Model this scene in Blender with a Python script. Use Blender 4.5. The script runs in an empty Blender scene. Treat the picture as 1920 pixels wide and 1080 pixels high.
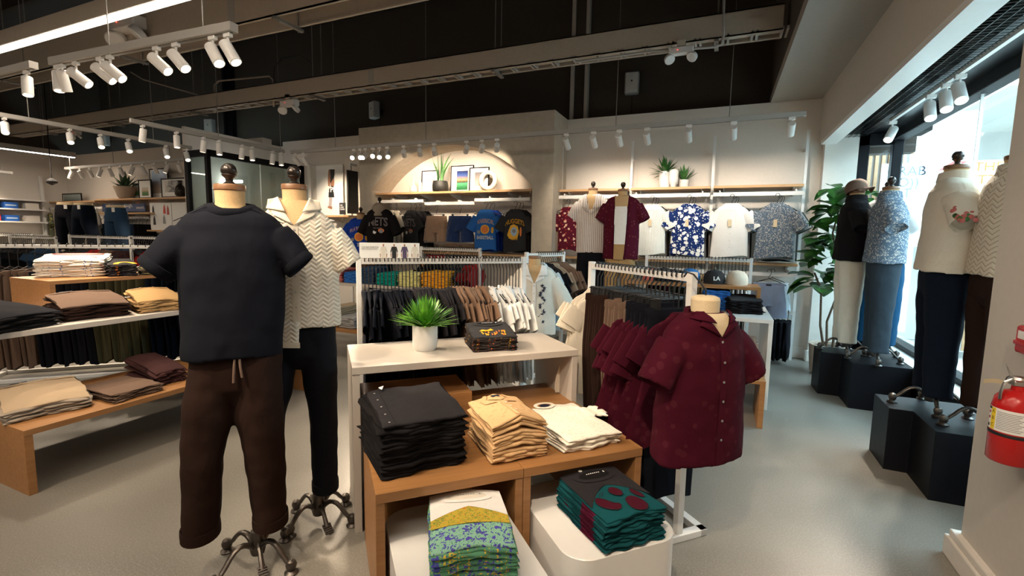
import bpy, bmesh, math, random
from mathutils import Vector, Matrix
R = math.radians
PI = math.pi
SC = bpy.context.scene
COL = SC.collection
random.seed(7)

# ---------------------------------------------------------------- camera
CAM_F, CAM_PITCH, CAM_ROLL, CAM_YAW, CAM_H = 889.3, R(6.2), R(0.975), R(23.47), 1.5
cd = bpy.data.cameras.new('camera'); cam = bpy.data.objects.new('camera', cd); COL.objects.link(cam)
cd.sensor_width = 36.0; cd.sensor_fit = 'HORIZONTAL'; cd.lens = 36.0 * CAM_F / 1920; cd.clip_start = 0.05; cd.clip_end = 200
cam.matrix_world = (Matrix.Translation((0, 0, CAM_H)) @ Matrix.Rotation(CAM_YAW, 4, 'Z') @ Matrix.Rotation(R(90) - CAM_PITCH, 4, 'X')
                    @ Matrix.Rotation(CAM_ROLL, 4, 'Z'))
SC.camera = cam

def ray(px, py):
    d = cam.matrix_world.to_3x3() @ Vector(((px - 960) / CAM_F, -(py - 540) / CAM_F, -1.0))
    return d
def at(px, py, z=None, Y=None, X=None):
    r = ray(px, py)
    if z is not None: t = (z - CAM_H) / r.z
    elif Y is not None: t = Y / r.y
    else: t = X / r.x
    return Vector((0, 0, CAM_H)) + r * t

# ---------------------------------------------------------------- world, exposure
w = bpy.data.worlds.new('daylight'); SC.world = w; w.use_nodes = True
bg = w.node_tree.nodes['Background']; bg.inputs[0].default_value = (0.60, 0.86, 1.0, 1); bg.inputs[1].default_value = 3.2
SC.view_settings.view_transform = 'Standard'; SC.view_settings.look = 'None'
SC.view_settings.exposure = 0.9; SC.view_settings.gamma = 1.0; SC.view_settings.use_curve_mapping = False
SC.cycles.use_denoising = True
SC.cycles.max_bounces = 6; SC.cycles.diffuse_bounces = 4; SC.cycles.glossy_bounces = 3; SC.cycles.transparent_max_bounces = 12
SC.cycles.sample_clamp_indirect = 4.0
def spot(name, loc, target, power, angle=50, blend=.6, size=.03, col=(1, .80, .58), parent=None):
    l = bpy.data.lights.new(name, 'SPOT'); l.energy = power * 2.3; l.spot_size = R(angle); l.spot_blend = blend
    l.shadow_soft_size = size; l.color = col
    o = bpy.data.objects.new(name, l); COL.objects.link(o); o.location = loc
    o.rotation_euler = (Vector(target) - Vector(loc)).to_track_quat('-Z', 'Y').to_euler()
    return o
def area(name, loc, sx, sy, power, col=(1, .93, .84), rot=(0, 0, 0)):
    l = bpy.data.lights.new(name, 'AREA'); l.shape = 'RECTANGLE'; l.size = sx; l.size_y = sy; l.energy = power; l.color = col
    o = bpy.data.objects.new(name, l); COL.objects.link(o); o.location = loc; o.rotation_euler = rot
    return o
# linear ceiling fixtures, bodies built below; the out-of-view ones are added as fill
WARM = (1, .82, .62)
LINEAR = [((-5.9, 2.4, 3.2), 4.6, 0), ((-1.4, 1.0, 3.4), 3.2, 0), ((-12.6, 3.5, 3.0), 4.4, 90), ((-2.4, -1.2, 3.4), 4.6, 0), ((-8.2, -.2, 3.3), 4.6, 0), ((-3.6, -3.2, 3.4), 4.6, 0)]
for (p, L, a) in LINEAR:
    area('linear_lamp_light', (p[0], p[1], p[2] - .012), L, .05, 30 * L / 4.6, (1, .80, .58), (0, 0, R(a)))
# unseen area light added under the mall ceiling to stand in for daylight
area('mall_daylight_fill', (4.3, 5.6, 3.5), 2.6, 7.0, 520, (.60, .86, 1.0), (0, R(12), 0))

# ---------------------------------------------------------------- materials
MATS = {}
def nt(name):
    m = bpy.data.materials.new(name); m.use_nodes = True
    t = m.node_tree; return m, t, t.nodes['Principled BSDF']
def N(t, typ, **k):
    n = t.nodes.new(typ)
    for a, b in k.items(): setattr(n, a, b)
    return n
def ramp(t, fac, stops, interp='LINEAR'):
    n = N(t, 'ShaderNodeValToRGB'); n.color_ramp.interpolation = interp
    while len(n.color_ramp.elements) < len(stops): n.color_ramp.elements.new(.5)
    for e, (p, c) in zip(n.color_ramp.elements, stops):
        e.position = p; e.color = (*c, 1)
    t.links.new(fac, n.inputs[0]); return n.outputs[0]
def coords(t, scale=(1, 1, 1), kind='Object', rot=(0, 0, 0)):
    c = N(t, 'ShaderNodeTexCoord'); m = N(t, 'ShaderNodeMapping'); m.inputs['Scale'].default_value = scale; m.inputs['Rotation'].default_value = rot
    t.links.new(c.outputs[kind], m.inputs[0]); return m.outputs[0]
def tex(t, kind, vec, **k):
    n = N(t, kind); t.links.new(vec, n.inputs['Vector'])
    for a, b in k.items(): n.inputs[a].default_value = b
    return n
def bump(t, b, h, strength=.3, dist=.01):
    n = N(t, 'ShaderNodeBump'); n.inputs['Strength'].default_value = strength; n.inputs['Distance'].default_value = dist
    t.links.new(h, n.inputs['Height']); t.links.new(n.outputs[0], b.inputs['Normal'])
def mixc(t, fac, a, b):
    n = N(t, 'ShaderNodeMix', data_type='RGBA')
    if hasattr(fac, 'type') or not isinstance(fac, (int, float)): t.links.new(fac, n.inputs[0])
    else: n.inputs[0].default_value = fac
    for i, v in ((6, a), (7, b)):
        if isinstance(v, tuple): n.inputs[i].default_value = (*v, 1)
        else: t.links.new(v, n.inputs[i])
    return n.outputs[2]
def math_(t, op, a, b=0.0, c=None):
    n = N(t, 'ShaderNodeMath', operation=op)
    for i, v in enumerate((a, b) if c is None else (a, b, c)):
        if isinstance(v, (int, float)): n.inputs[i].default_value = v
        else: t.links.new(v, n.inputs[i])
    return n.outputs[0]
def plain(name, col, rough=.5, metal=0.0, var=.08, bmp=0, scale=30, spec=None, coat=0):
    m, t, b = nt(name); v = coords(t)
    n = tex(t, 'ShaderNodeTexNoise', v, Scale=scale, Detail=3.0)
    lo = tuple(max(0, c * (1 - var)) for c in col); hi = tuple(min(1, c * (1 + var)) for c in col)
    t.links.new(ramp(t, n.outputs[0], [(.3, lo), (.7, hi)]), b.inputs['Base Color'])
    b.inputs['Roughness'].default_value = rough; b.inputs['Metallic'].default_value = metal
    if spec is not None: b.inputs['Specular IOR Level'].default_value = spec
    if coat: b.inputs['Coat Weight'].default_value = coat
    if bmp: bump(t, b, n.outputs[0], bmp, .005)
    MATS[name] = m; return m
def fabric(name, col, var=.12, wr=.5, sheen=.0, fold=9.0):
    m, t, b = nt(name); v = coords(t, (1, 1, .55))
    w1 = tex(t, 'ShaderNodeTexNoise', v, Scale=700.0, Detail=1.0)
    w2 = tex(t, 'ShaderNodeTexNoise', v, Scale=fold, Detail=4.0, Distortion=.6)
    c = tuple(c_ for c_ in col)
    t.links.new(ramp(t, w1.outputs[0], [(.3, tuple(x * (1 - var) for x in c)), (.7, tuple(min(1, x * (1 + var)) for x in c))]), b.inputs['Base Color'])
    b.inputs['Roughness'].default_value = .92; b.inputs['Sheen Weight'].default_value = sheen; b.inputs['Sheen Roughness'].default_value = .5
    b.inputs['Specular IOR Level'].default_value = .12
    h = math_(t, 'ADD', math_(t, 'MULTIPLY', w1.outputs[0], .06), w2.outputs[0])
    bump(t, b, h, wr, .02)
    MATS[name] = m; return m
def wood(name, a, b_, scale=1.0, rough=.42, rot=(0, 0, 0)):
    m, t, b = nt(name); v = coords(t, (3 * scale, 40 * scale, 40 * scale), rot=rot)
    n = tex(t, 'ShaderNodeTexNoise', v, Scale=1.0, Detail=5.0, Distortion=.4)
    n2 = tex(t, 'ShaderNodeTexNoise', coords(t, (2, 2, 2)), Scale=2.5, Detail=2.0)
    c1 = ramp(t, n.outputs[0], [(.25, a), (.75, b_)])
    t.links.new(mixc(t, math_(t, 'MULTIPLY', n2.outputs[0], .45), c1, tuple(x * .6 for x in a)), b.inputs['Base Color'])
    b.inputs['Roughness'].default_value = rough
    bump(t, b, n.outputs[0], .06, .003); MATS[name] = m; return m
def emit(name, col, s):
    m, t, b = nt(name); b.inputs['Base Color'].default_value = (*col, 1); b.inputs['Emission Color'].default_value = (*col, 1); b.inputs['Emission Strength'].default_value = s
    MATS[name] = m; return m
def flat(name, col, rough=.6):
    m, t, b = nt(name); b.inputs['Base Color'].default_value = (*col, 1); b.inputs['Roughness'].default_value = rough; MATS[name] = m; return m
def glass(name, tint, gl=.08):
    m, t, b = nt(name); t.nodes.remove(b); out = t.nodes['Material Output']
    tr = N(t, 'ShaderNodeBsdfTransparent'); tr.inputs[0].default_value = (*tint, 1)
    g = N(t, 'ShaderNodeBsdfGlossy'); g.inputs['Roughness'].default_value = .02
    f = N(t, 'ShaderNodeFresnel'); f.inputs[0].default_value = 1.45
    mx = N(t, 'ShaderNodeMixShader'); t.links.new(math_(t, 'ADD', math_(t, 'MULTIPLY', f.outputs[0], .2), gl), mx.inputs[0])
    t.links.new(tr.outputs[0], mx.inputs[1]); t.links.new(g.outputs[0], mx.inputs[2]); t.links.new(mx.outputs[0], out.inputs[0])
    MATS[name] = m; return m

# shell
def floor_mat():
    m, t, b = nt('polished_concrete'); v = coords(t)
    n1 = tex(t, 'ShaderNodeTexNoise', v, Scale=1.1, Detail=4.0, Distortion=.5); n2 = tex(t, 'ShaderNodeTexNoise', v, Scale=120.0, Detail=2.0)
    vo = tex(t, 'ShaderNodeTexVoronoi', v, Scale=260.0)
    c1 = ramp(t, n1.outputs[0], [(.3, (.165, .153, .132)), (.7, (.235, .219, .190))])
    c2 = mixc(t, ramp(t, n2.outputs[0], [(.45, (0, 0, 0)), (.75, (.6, .6, .6))]), c1, (.33, .315, .28))
    c3 = mixc(t, ramp(t, vo.outputs['Distance'], [(.10, (.5, .5, .5)), (.22, (0, 0, 0))]), c2, (.15, .14, .125))
    v4 = tex(t, 'ShaderNodeTexVoronoi', v, Scale=1.3); n4 = tex(t, 'ShaderNodeTexNoise', v, Scale=9.0)
    st = math_(t, 'MULTIPLY', math_(t, 'LESS_THAN', v4.outputs['Distance'], .055), math_(t, 'GREATER_THAN', n4.outputs[0], .52))
    t.links.new(mixc(t, math_(t, 'MULTIPLY', st, .45), c3, (.58, .54, .46)), b.inputs['Base Color'])
    t.links.new(ramp(t, n1.outputs[0], [(.3, (.30,) * 3), (.7, (.42,) * 3)]), b.inputs['Roughness'])
    MATS['floor'] = m
floor_mat()
plain('white_paint', (.74, .69, .63), .7, var=.02); plain('plaster', (.53, .47, .385), .85, var=.07, bmp=.15, scale=14)
plain('dark_paint', (.052, .039, .029), .8, var=.05); plain('dark_ceiling', (.030, .026, .023), .9, var=.2)
plain('soffit_paint', (.36, .345, .315), .75, var=.03); plain('bulkhead_paint', (.60, .555, .50), .75, var=.02)
plain('duct_paint', (.50, .44, .37), .6, var=.04); plain('track_paint', (.40, .385, .36), .5, var=.03)
plain('white_metal', (.78, .77, .75), .35, var=.02); plain('lamp_white', (.80, .79, .77), .35, var=.02)
plain('black_metal', (.006, .006, .008), .3, var=.1, spec=.25); plain('black_frame', (.006, .006, .008), .5, var=.1, spec=.15)
plain('steel', (.55, .54, .52), .3, 1.0); plain('rod_metal', (.25, .24, .22), .5, .4)
plain('iron', (.105, .092, .082), .38, .85, var=.25, scale=25); plain('knob_metal', (.05, .042, .038), .3, .8, var=.3)
plain('plinth_black', (.0045, .005, .0075), .5, var=.1, spec=.15); plain('speaker_grey', (.30, .29, .28), .6, var=.05)
plain('tub_white', (.82, .81, .79), .3, var=.01); plain('laminate', (.53, .475, .42), .45, var=.04, scale=6)
wood('oak', (.30, .135, .045), (.43, .215, .080)); wood('shelf_oak', (.55, .32, .15), (.68, .42, .21)); wood('oak_slat', (.38, .21, .09), (.52, .31, .15))
wood('cap_wood', (.16, .075, .032), (.25, .12, .055), 2)
plain('linen', (.52, .35, .18), .9, var=.1, bmp=.2, scale=220); plain('linen_pale', (.66, .53, .34), .9, var=.08, bmp=.2, scale=220)
plain('hanger_black', (.012, .012, .013), .35, var=.1); plain('hanger_wire', (.14, .13, .12), .3, .8)
plain('soil', (.06, .045, .03), .95, var=.4, bmp=.8, scale=90); plain('pot_white', (.80, .79, .76), .35, var=.01); plain('pot_black', (.018, .017, .016), .55, var=.15, bmp=.2, scale=60)
plain('pot_clay', (.48, .38, .30), .7, var=.08); plain('bark', (.10, .065, .04), .9, var=.3, bmp=.6, scale=60)
plain('ceramic', (.74, .69, .60), .5, var=.04); plain('ceramic_grey', (.50, .47, .43), .7, var=.06)
emit('indicator_red', (1, .05, .03), 3); emit('led', (1.0, .93, .88), 9.0); emit('lens', (1.0, .86, .66), 5.0); emit('mall_led', (1, 1, 1), 9.0)
glass('window_glass', (.95, .98, .98), .01); glass('partition_glass', (.80, .87, .84), .06)
flat('paper', (.86, .86, .84)); flat('ink_black', (.012, .012, .014)); flat('ink_grey', (.25, .25, .26)); flat('white_ink', (.85, .84, .82)); flat('red_paint', (.50, .012, .012), .25)
flat('yellow', (.85, .62, .03)); flat('orange_ink', (.78, .20, .03)); flat('gold_ink', (.86, .45, .02)); flat('blue_ink', (.02, .06, .32)); flat('blue_box', (.012, .10, .42)); flat('red_box', (.65, .03, .03))
flat('pale_blue_ink', (.40, .55, .72)); flat('skin_ink', (.36, .17, .10)); flat('navy_label', (.004, .008, .03)); flat('plum_ink', (.085, .06, .13)); flat('silver_ink', (.42, .37, .38))
for nm, a_, b_ in (('leaf_bright', (.02, .16, .012), (.24, .55, .07)), ('leaf_dark', (.012, .055, .012), (.03, .15, .022)), ('leaf_snake', (.02, .09, .02), (.07, .22, .05)), ('leaf_fig', (.010, .050, .008), (.05, .19, .025)), ('leaf_grey', (.03, .07, .035), (.07, .14, .07))):
    m, t, b = nt(nm); n = tex(t, 'ShaderNodeTexNoise', coords(t), Scale=14.0, Detail=2.0)
    t.links.new(ramp(t, n.outputs[0], [(.3, a_), (.7, b_)]), b.inputs['Base Color']); b.inputs['Roughness'].default_value = .38; MATS[nm] = m
# cloth
for nm, c in dict(navy=(.0065, .0075, .0125), charcoal=(.022, .020, .023), blackcloth=(.009, .008, .009), brown_cord=(.022, .0105, .0075), blackpants=(.0075, .008, .012),
                  cream=(.66, .60, .50), ivory=(.74, .69, .60), tan=(.55, .35, .18), maroon=(.055, .004, .013), white_cloth=(.80, .78, .75), offwhite=(.70, .66, .58), taupe=(.150, .098, .072),
                  mocha=(.24, .145, .095), khaki=(.42, .26, .115), beige=(.40, .30, .20), plum=(.045, .018, .018), denim_dark=(.004, .0075, .016), denim=(.028, .062, .12), denim_light=(.10, .24, .42),
                  slate=(.030, .042, .055), royal=(.012, .05, .34), cobalt=(.03, .14, .45), tealcloth=(.0, .28, .23), pale_yellow=(.75, .72, .30), marigold=(.80, .36, .02), mint=(.55, .70, .62), rose=(.48, .14, .13),
                  teal=(.005, .062, .072), pale_blue=(.56, .68, .76), lightgrey=(.30, .29, .28), olive=(.06, .055, .028), darkgrey=(.035, .035, .038), cyan_blue=(.008, .05, .11), cap_blue=(.05, .20, .50), red_cloth=(.30, .02, .02), stone=(.30, .25, .20), periwinkle=(.26, .30, .42)).items():
    fabric(nm, c)
fabric('velvet_blue', (.01, .035, .13), sheen=.8, wr=1.0, fold=16); fabric('satin_tan', (.38, .24, .16), sheen=.6, wr=1.0, fold=16)
def wave_knit(name, base, dark, s=26.0):
    m, t, b = nt(name); c = N(t, 'ShaderNodeTexCoord'); sx = N(t, 'ShaderNodeSeparateXYZ'); t.links.new(c.outputs['Object'], sx.inputs[0])
    # chevron columns: z shifted by a triangle wave across x
    tri = math_(t, 'PINGPONG', math_(t, 'MULTIPLY', sx.outputs[0], s), 1.0)
    zz = math_(t, 'ADD', math_(t, 'MULTIPLY', sx.outputs[2], s * 1.15), math_(t, 'MULTIPLY', tri, .9))
    st = math_(t, 'PINGPONG', zz, .5)
    n = tex(t, 'ShaderNodeTexNoise', c.outputs['Object'], Scale=300.0)
    f = ramp(t, st, [(.04, (0, 0, 0)), (.14, (1, 1, 1))])
    t.links.new(mixc(t, f, dark, base), b.inputs['Base Color']); b.inputs['Roughness'].default_value = .95
    bump(t, b, math_(t, 'ADD', math_(t, 'MULTIPLY', st, 1.4), math_(t, 'MULTIPLY', n.outputs[0], .15)), .6, .008); MATS[name] = m
wave_knit('wave_knit', (.70, .65, .56), (.46, .38, .28), 42); wave_knit('wave_knit_window', (.62, .55, .44), (.34, .26, .18), 30)
def blotch(name, base, spots, scale=22.0, th=.32, scale2=None, th2=.2, spots2=None, distort=.8):
    m, t, b = nt(name); v = coords(t); nz = tex(t, 'ShaderNodeTexNoise', v, Scale=scale * .9, Detail=2.0)
    vv = N(t, 'ShaderNodeVectorMath', operation='MULTIPLY_ADD'); t.links.new(nz.outputs['Color'], vv.inputs[0]); vv.inputs[1].default_value = (distort * .06,) * 3; t.links.new(v, vv.inputs[2])
    vo = tex(t, 'ShaderNodeTexVoronoi', vv.outputs[0], Scale=scale)
    col = mixc(t, math_(t, 'LESS_THAN', vo.outputs['Distance'], th), base, spots)
    if spots2:
        vo2 = tex(t, 'ShaderNodeTexVoronoi', vv.outputs[0], Scale=scale2)
        col = mixc(t, math_(t, 'LESS_THAN', vo2.outputs['Distance'], th2), col, spots2)
    t.links.new(col, b.inputs['Base Color']); b.inputs['Roughness'].default_value = .9; b.inputs['Specular IOR Level'].default_value = .12
    w2 = tex(t, 'ShaderNodeTexNoise', v, Scale=9.0, Detail=4.0); bump(t, b, w2.outputs[0], .35, .02); MATS[name] = m
blotch('navy_floral', (.010, .026, .12), (.80, .80, .78), 17, .42, 40, .25, (.75, .77, .80)); blotch('blue_ditsy', (.10, .145, .20), (.50, .48, .44), 60, .38, 90, .25, (.10, .13, .20))
blotch('maroon_floral', (.09, .008, .02), (.72, .50, .36), 16, .30, 24, .22, (.55, .08, .05)); blotch('wine_eyelet', (.078, .007, .019), (.17, .045, .05), 24, .22, distort=.2)
blotch('maroon_geo', (.050, .0035, .012), (.066, .009, .018), 19, .30, distort=.3); blotch('tan_knit', (.56, .365, .19), (.48, .30, .15), 40, .3); blotch('ivory_knit', (.76, .71, .62), (.66, .60, .50), 60, .3, distort=.1)
blotch('garden_print', (.10, .28, .16), (.07, .07, .36), 30, .36, 46, .30, (.60, .42, .05), distort=2.2); blotch('meadow_print', (.52, .38, .05), (.20, .26, .05), 46, .36, 38, .24, (.55, .17, .02), distort=2.2)
blotch('iris_print', (.26, .50, .36), (.09, .07, .42), 34, .40, 70, .26, (.04, .16, .11), distort=2.6); blotch('camo', (.10, .11, .07), (.42, .38, .12), 14, .40, 22, .3, (.20, .22, .20), distort=2)
blotch('white_print', (.74, .70, .63), (.50, .12, .12), 8, .14, 26, .16, (.06, .12, .36), distort=2); blotch('night_print', (.03, .028, .032), (.45, .13, .02), 22, .18, 30, .14, (.05, .05, .18), distort=2)
blotch('flame_print', (.028, .023, .022), (.62, .10, .03), 26, .16, 22, .15, (.62, .36, .03), distort=2.5); blotch('teal_print', (.005, .058, .068), (.085, .008, .028), 7, .42, distort=2.5); blotch('olive_print', (.09, .075, .05), (.30, .25, .05), 20, .3, distort=2)
def stripes(name, base, line, s=42.0, wd=.12, axis=0):
    m, t, b = nt(name); c = N(t, 'ShaderNodeTexCoord'); sx = N(t, 'ShaderNodeSeparateXYZ'); t.links.new(c.outputs['Object'], sx.inputs[0])
    f = math_(t, 'LESS_THAN', math_(t, 'PINGPONG', math_(t, 'MULTIPLY', sx.outputs[axis], s), .5), wd)
    t.links.new(mixc(t, f, base, line), b.inputs['Base Color']); b.inputs['Roughness'].default_value = .9; b.inputs['Specular IOR Level'].default_value = .12
    w2 = tex(t, 'ShaderNodeTexNoise', c.outputs['Object'], Scale=9.0, Detail=4.0); bump(t, b, w2.outputs[0], .35, .02); MATS[name] = m
stripes('wine_stripe', (.74, .70, .66), (.26, .15, .15)); stripes('sage_stripe', (.74, .74, .70), (.42, .46, .42), 55)
def photo(name, stops, axis=2, s=1.0, noise=.25, sc=14.0):
    m, t, b = nt(name); v = coords(t, kind='Generated'); sx = N(t, 'ShaderNodeSeparateXYZ'); t.links.new(v, sx.inputs[0])
    n = tex(t, 'ShaderNodeTexNoise', v, Scale=sc, Detail=4.0)
    f = math_(t, 'ADD', sx.outputs[axis], math_(t, 'MULTIPLY', math_(t, 'SUBTRACT', n.outputs[0], .5), noise))
    t.links.new(ramp(t, f, stops), b.inputs['Base Color']); b.inputs['Roughness'].default_value = .3; MATS[name] = m
photo('photo_dusk', [(.1, (.02, .16, .05)), (.35, (.10, .42, .22)), (.42, (.05, .04, .04)), (.52, (.60, .36, .16)), (.75, (.08, .14, .42)), (1, (.01, .02, .12))])
photo('photo_grey', [(.2, (.45, .43, .40)), (.5, (.30, .27, .26)), (.9, (.16, .15, .16))], noise=.9); photo('photo_fog', [(.2, (.7, .68, .66)), (.6, (.42, .40, .42)), (.9, (.7, .68, .66))], noise=.6)
photo('photo_sky', [(.1, (.40, .33, .27)), (.4, (.32, .25, .22)), (.55, (.25, .38, .55)), (.9, (.06, .22, .50))], noise=.7, sc=9); photo('photo_court', [(.1, (.03, .14, .04)), (.4, (.10, .22, .06)), (.6, (.55, .40, .30)), (.9, (.55, .55, .52))], noise=.5)
photo('photo_mono', [(.1, (.55, .53, .50)), (.4, (.06, .06, .06)), (.6, (.4, .4, .4)), (.9, (.10, .10, .10))], axis=0, noise=.9, sc=5)
photo('photo_road', [(.1, (.08, .10, .12)), (.5, (.18, .24, .24)), (.9, (.30, .36, .36))], noise=.4)

# ================================================================ mesh tools
class MB:
    def __init__(s): s.v = []; s.f = []; s.m = []; s.k = 0
    def add(s, vs, fs):
        o = len(s.v); s.v += [tuple(v) for v in vs]; s.f += [tuple(i + o for i in f) for f in fs]; s.m += [s.k] * len(fs); return s
    def box(s, x0, y0, z0, x1, y1, z1):
        v = [(x, y, z) for z in (z0, z1) for y in (y0, y1) for x in (x0, x1)]
        return s.add(v, [(0, 2, 3, 1), (4, 5, 7, 6), (0, 1, 5, 4), (2, 6, 7, 3), (0, 4, 6, 2), (1, 3, 7, 5)])
    def cbox(s, c, d): return s.box(*(c[i] - d[i] / 2 for i in range(3)), *(c[i] + d[i] / 2 for i in range(3)))
    def loft(s, rings, cap=(True, True), closed=True):
        n = len(rings[0]); vs = [p for r in rings for p in r]; fs = []
        for i in range(len(rings) - 1):
            for j in range(n if closed else n - 1):
                k = (j + 1) % n; fs.append((i * n + j, i * n + k, (i + 1) * n + k, (i + 1) * n + j))
        if closed and cap[0]: fs.append(tuple(reversed(range(n))))
        if closed and cap[1]: fs.append(tuple((len(rings) - 1) * n + j for j in range(n)))
        return s.add(vs, fs)
    def tube(s, pts, r, n=8, cap=True, flat=1.0):
        pts = [Vector(p) for p in pts]; rings = []; up = None
        for i, p in enumerate(pts):
            d = (pts[min(i + 1, len(pts) - 1)] - pts[max(i - 1, 0)])
            d = d.normalized() if d.length > 1e-9 else Vector((0, 0, 1))
            if up is None: up = Vector((0, 0, 1)) if abs(d.z) < .9 else Vector((1, 0, 0))
            a = d.cross(up).normalized(); up = a.cross(d).normalized()
            rr = r[i] if isinstance(r, (list, tuple)) else r
            rings.append([tuple(p + (a * math.cos(t) + up * (math.sin(t) * flat)) * rr) for t in (2 * PI * k / n for k in range(n))])
        return s.loft(rings, (cap, cap))
    def lathe(s, prof, n=24, c=(0, 0, 0), cap=(True, True)):
        return s.loft([[(c[0] + r * math.cos(t), c[1] + r * math.sin(t), c[2] + z) for t in (2 * PI * k / n for k in range(n))] for r, z in prof], cap)
    def prism(s, poly, z0, z1):
        n = len(poly); return s.add([(x, y, z) for z in (z0, z1) for x, y in poly], [tuple(reversed(range(n))), tuple(range(n, 2 * n))] + [(i, (i + 1) % n, n + (i + 1) % n, n + i) for i in range(n)])
    def grid(s, nx, ny, fn):
        return s.add([fn(i / nx, j / ny) for j in range(ny + 1) for i in range(nx + 1)], [(j * (nx + 1) + i, j * (nx + 1) + i + 1, (j + 1) * (nx + 1) + i + 1, (j + 1) * (nx + 1) + i) for j in range(ny) for i in range(nx)])
    def xf(s, M, start=0):
        for i in range(start, len(s.v)): s.v[i] = tuple(M @ Vector(s.v[i]))
        return s
    def mesh(s, name, mats, smooth=35):
        me = bpy.data.meshes.new(name); me.from_pydata(s.v, [], s.f)
        for m in (mats if isinstance(mats, (list, tuple)) else [mats]): me.materials.append(MATS[m])
        me.polygons.foreach_set('material_index', s.m)
        if smooth:
            me.polygons.foreach_set('use_smooth', [True] * len(me.polygons)); me.set_sharp_from_angle(angle=R(smooth))
        bm = bmesh.new(); bm.from_mesh(me); bmesh.ops.recalc_face_normals(bm, faces=bm.faces); bm.to_mesh(me); bm.free()
        me.update(); return me
    def build(s, name, mats, parent=None, loc=(0, 0, 0), rz=0, smooth=35, bevel=0):
        return place(name, s.mesh(name, mats, smooth), parent, loc, rz, bevel)
def place(name, me, parent=None, loc=(0, 0, 0), rz=0, bevel=0):
    o = bpy.data.objects.new(name, me); COL.objects.link(o); o.location = loc; o.rotation_euler = (0, 0, rz); o.parent = parent
    if bevel:
        b = o.modifiers.new('bevel', 'BEVEL'); b.width = bevel; b.segments = 2; b.limit_method = 'ANGLE'; b.angle_limit = R(40)
    return o
ORD = 'first second third fourth fifth sixth seventh eighth ninth tenth eleventh twelfth thirteenth fourteenth fifteenth sixteenth seventeenth eighteenth nineteenth twentieth twenty-first twenty-second'.split()
def tag(o, label, cat, group=None):
    o['label'] = label; o['category'] = cat
    if group: o['group'] = group
    return o
def thing(name, label, cat, loc=(0, 0, 0), rz=0, group=None):
    o = bpy.data.objects.new(name, None); COL.objects.link(o); o.location = loc; o.rotation_euler = (0, 0, rz); o.empty_display_size = .05
    return tag(o, label, cat, group)
def struct(name, mb, mat, smooth=35, loc=(0, 0, 0), rz=0, bevel=0, parent=None):
    o = mb.build(name, mat, parent, loc, rz, smooth, bevel)
    if parent is None: o['kind'] = 'structure'
    return o
def dup(o, loc=None, rz=None, label=None, group=None, parent=None, scale=None):
    c = o.copy(); COL.objects.link(c); c.parent = parent
    if loc is not None: c.location = loc
    if rz is not None: c.rotation_euler = (0, 0, rz) if not isinstance(rz, tuple) else rz
    if scale is not None: c.scale = scale if isinstance(scale, tuple) else (scale,) * 3
    if label: c['label'] = label
    if group: c['group'] = group
    for ch in o.children: dup(ch, parent=c)
    return c
def B(x0, y0, z0, x1, y1, z1): return MB().box(x0, y0, z0, x1, y1, z1)
A45 = R(45)
def UV(u, v, z=0): return Vector((u * math.cos(A45) - v * math.sin(A45), u * math.sin(A45) + v * math.cos(A45), z))
def toUV(p): return (p.x * math.cos(A45) + p.y * math.sin(A45), -p.x * math.sin(A45) + p.y * math.cos(A45))
def text_mesh(s, size, align='CENTER', ext=0.0, bold=0.0, sx=1.0):
    c = bpy.data.curves.new('t', 'FONT'); c.body = s; c.size = size; c.align_x = align; c.align_y = 'CENTER'; c.extrude = ext; c.offset = bold; c.resolution_u = 3
    o = bpy.data.objects.new('t', c); COL.objects.link(o); o.scale.x = sx
    bpy.context.view_layer.update()
    me = bpy.data.meshes.new_from_object(o.evaluated_get(bpy.context.evaluated_depsgraph_get()))
    for v in me.vertices: v.co.x *= sx
    bpy.data.objects.remove(o); bpy.data.curves.remove(c); return me
def lettering(name, s, size, mat, parent, loc, rot=(R(90), 0, 0), align='CENTER', ext=.0004, bold=0.0, warp=None, sx=1.0):
    me = text_mesh(s, size, align, ext, bold, sx); me.materials.clear(); me.materials.append(MATS[mat])
    if warp:
        for v in me.vertices: v.co = Vector(warp(v.co))
    o = bpy.data.objects.new(name, me); COL.objects.link(o); o.parent = parent; o.location = loc; o.rotation_euler = rot
    return o

# ================================================================ setting
BWY, AWY, LWX = 7.0, 6.40, -14.6     # shelf wall, arch wall, far side wall
TOP = 3.24
struct('floor', B(-16, -7, -.1, 2.1, 9, 0), 'floor')
def wallbox(name, *a, mat='white_paint'): return struct(name, B(*a), mat)
wallbox('wall_back', -2.18, BWY, 0, 1.09, BWY + .15, TOP)
wallbox('wall_back_upper', -15, 7.32, 2.6, 2.1, 7.5, 5.6, mat='dark_paint')
wallbox('ledge_back', -15, BWY + .15, TOP - .06, 2.1, 7.32, TOP - .01)
# arch wall: a plastered box with an arched niche
ax0, ax1, atop, aspr = at(696, 354, Y=AWY).x, at(998, 350, Y=AWY).x, 2.875, 2.22
acx, aw = (ax0 + ax1) / 2, (ax1 - ax0) / 2
rise = atop - aspr; rad = (aw * aw + rise * rise) / (2 * rise); az = atop - rad
mb = MB(); L0, L1 = -5.60, -2.18; n = 28
th0 = math.asin(aw / rad)
arc = [(acx + rad * math.sin(t), az + rad * math.cos(t)) for t in (-th0 + 2 * th0 * i / n for i in range(n + 1))]
for Y in (AWY,):
    for i in range(n):
        (xa, za), (xb, zb) = arc[i], arc[i + 1]
        mb.add([(xa, Y, za), (xb, Y, zb), (xb, Y, TOP), (xa, Y, TOP)], [(0, 1, 2, 3)])
        mb.add([(xa, Y, za), (xb, Y, zb), (xb, BWY - .1, zb), (xa, BWY - .1, za)], [(3, 2, 1, 0)])
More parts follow.
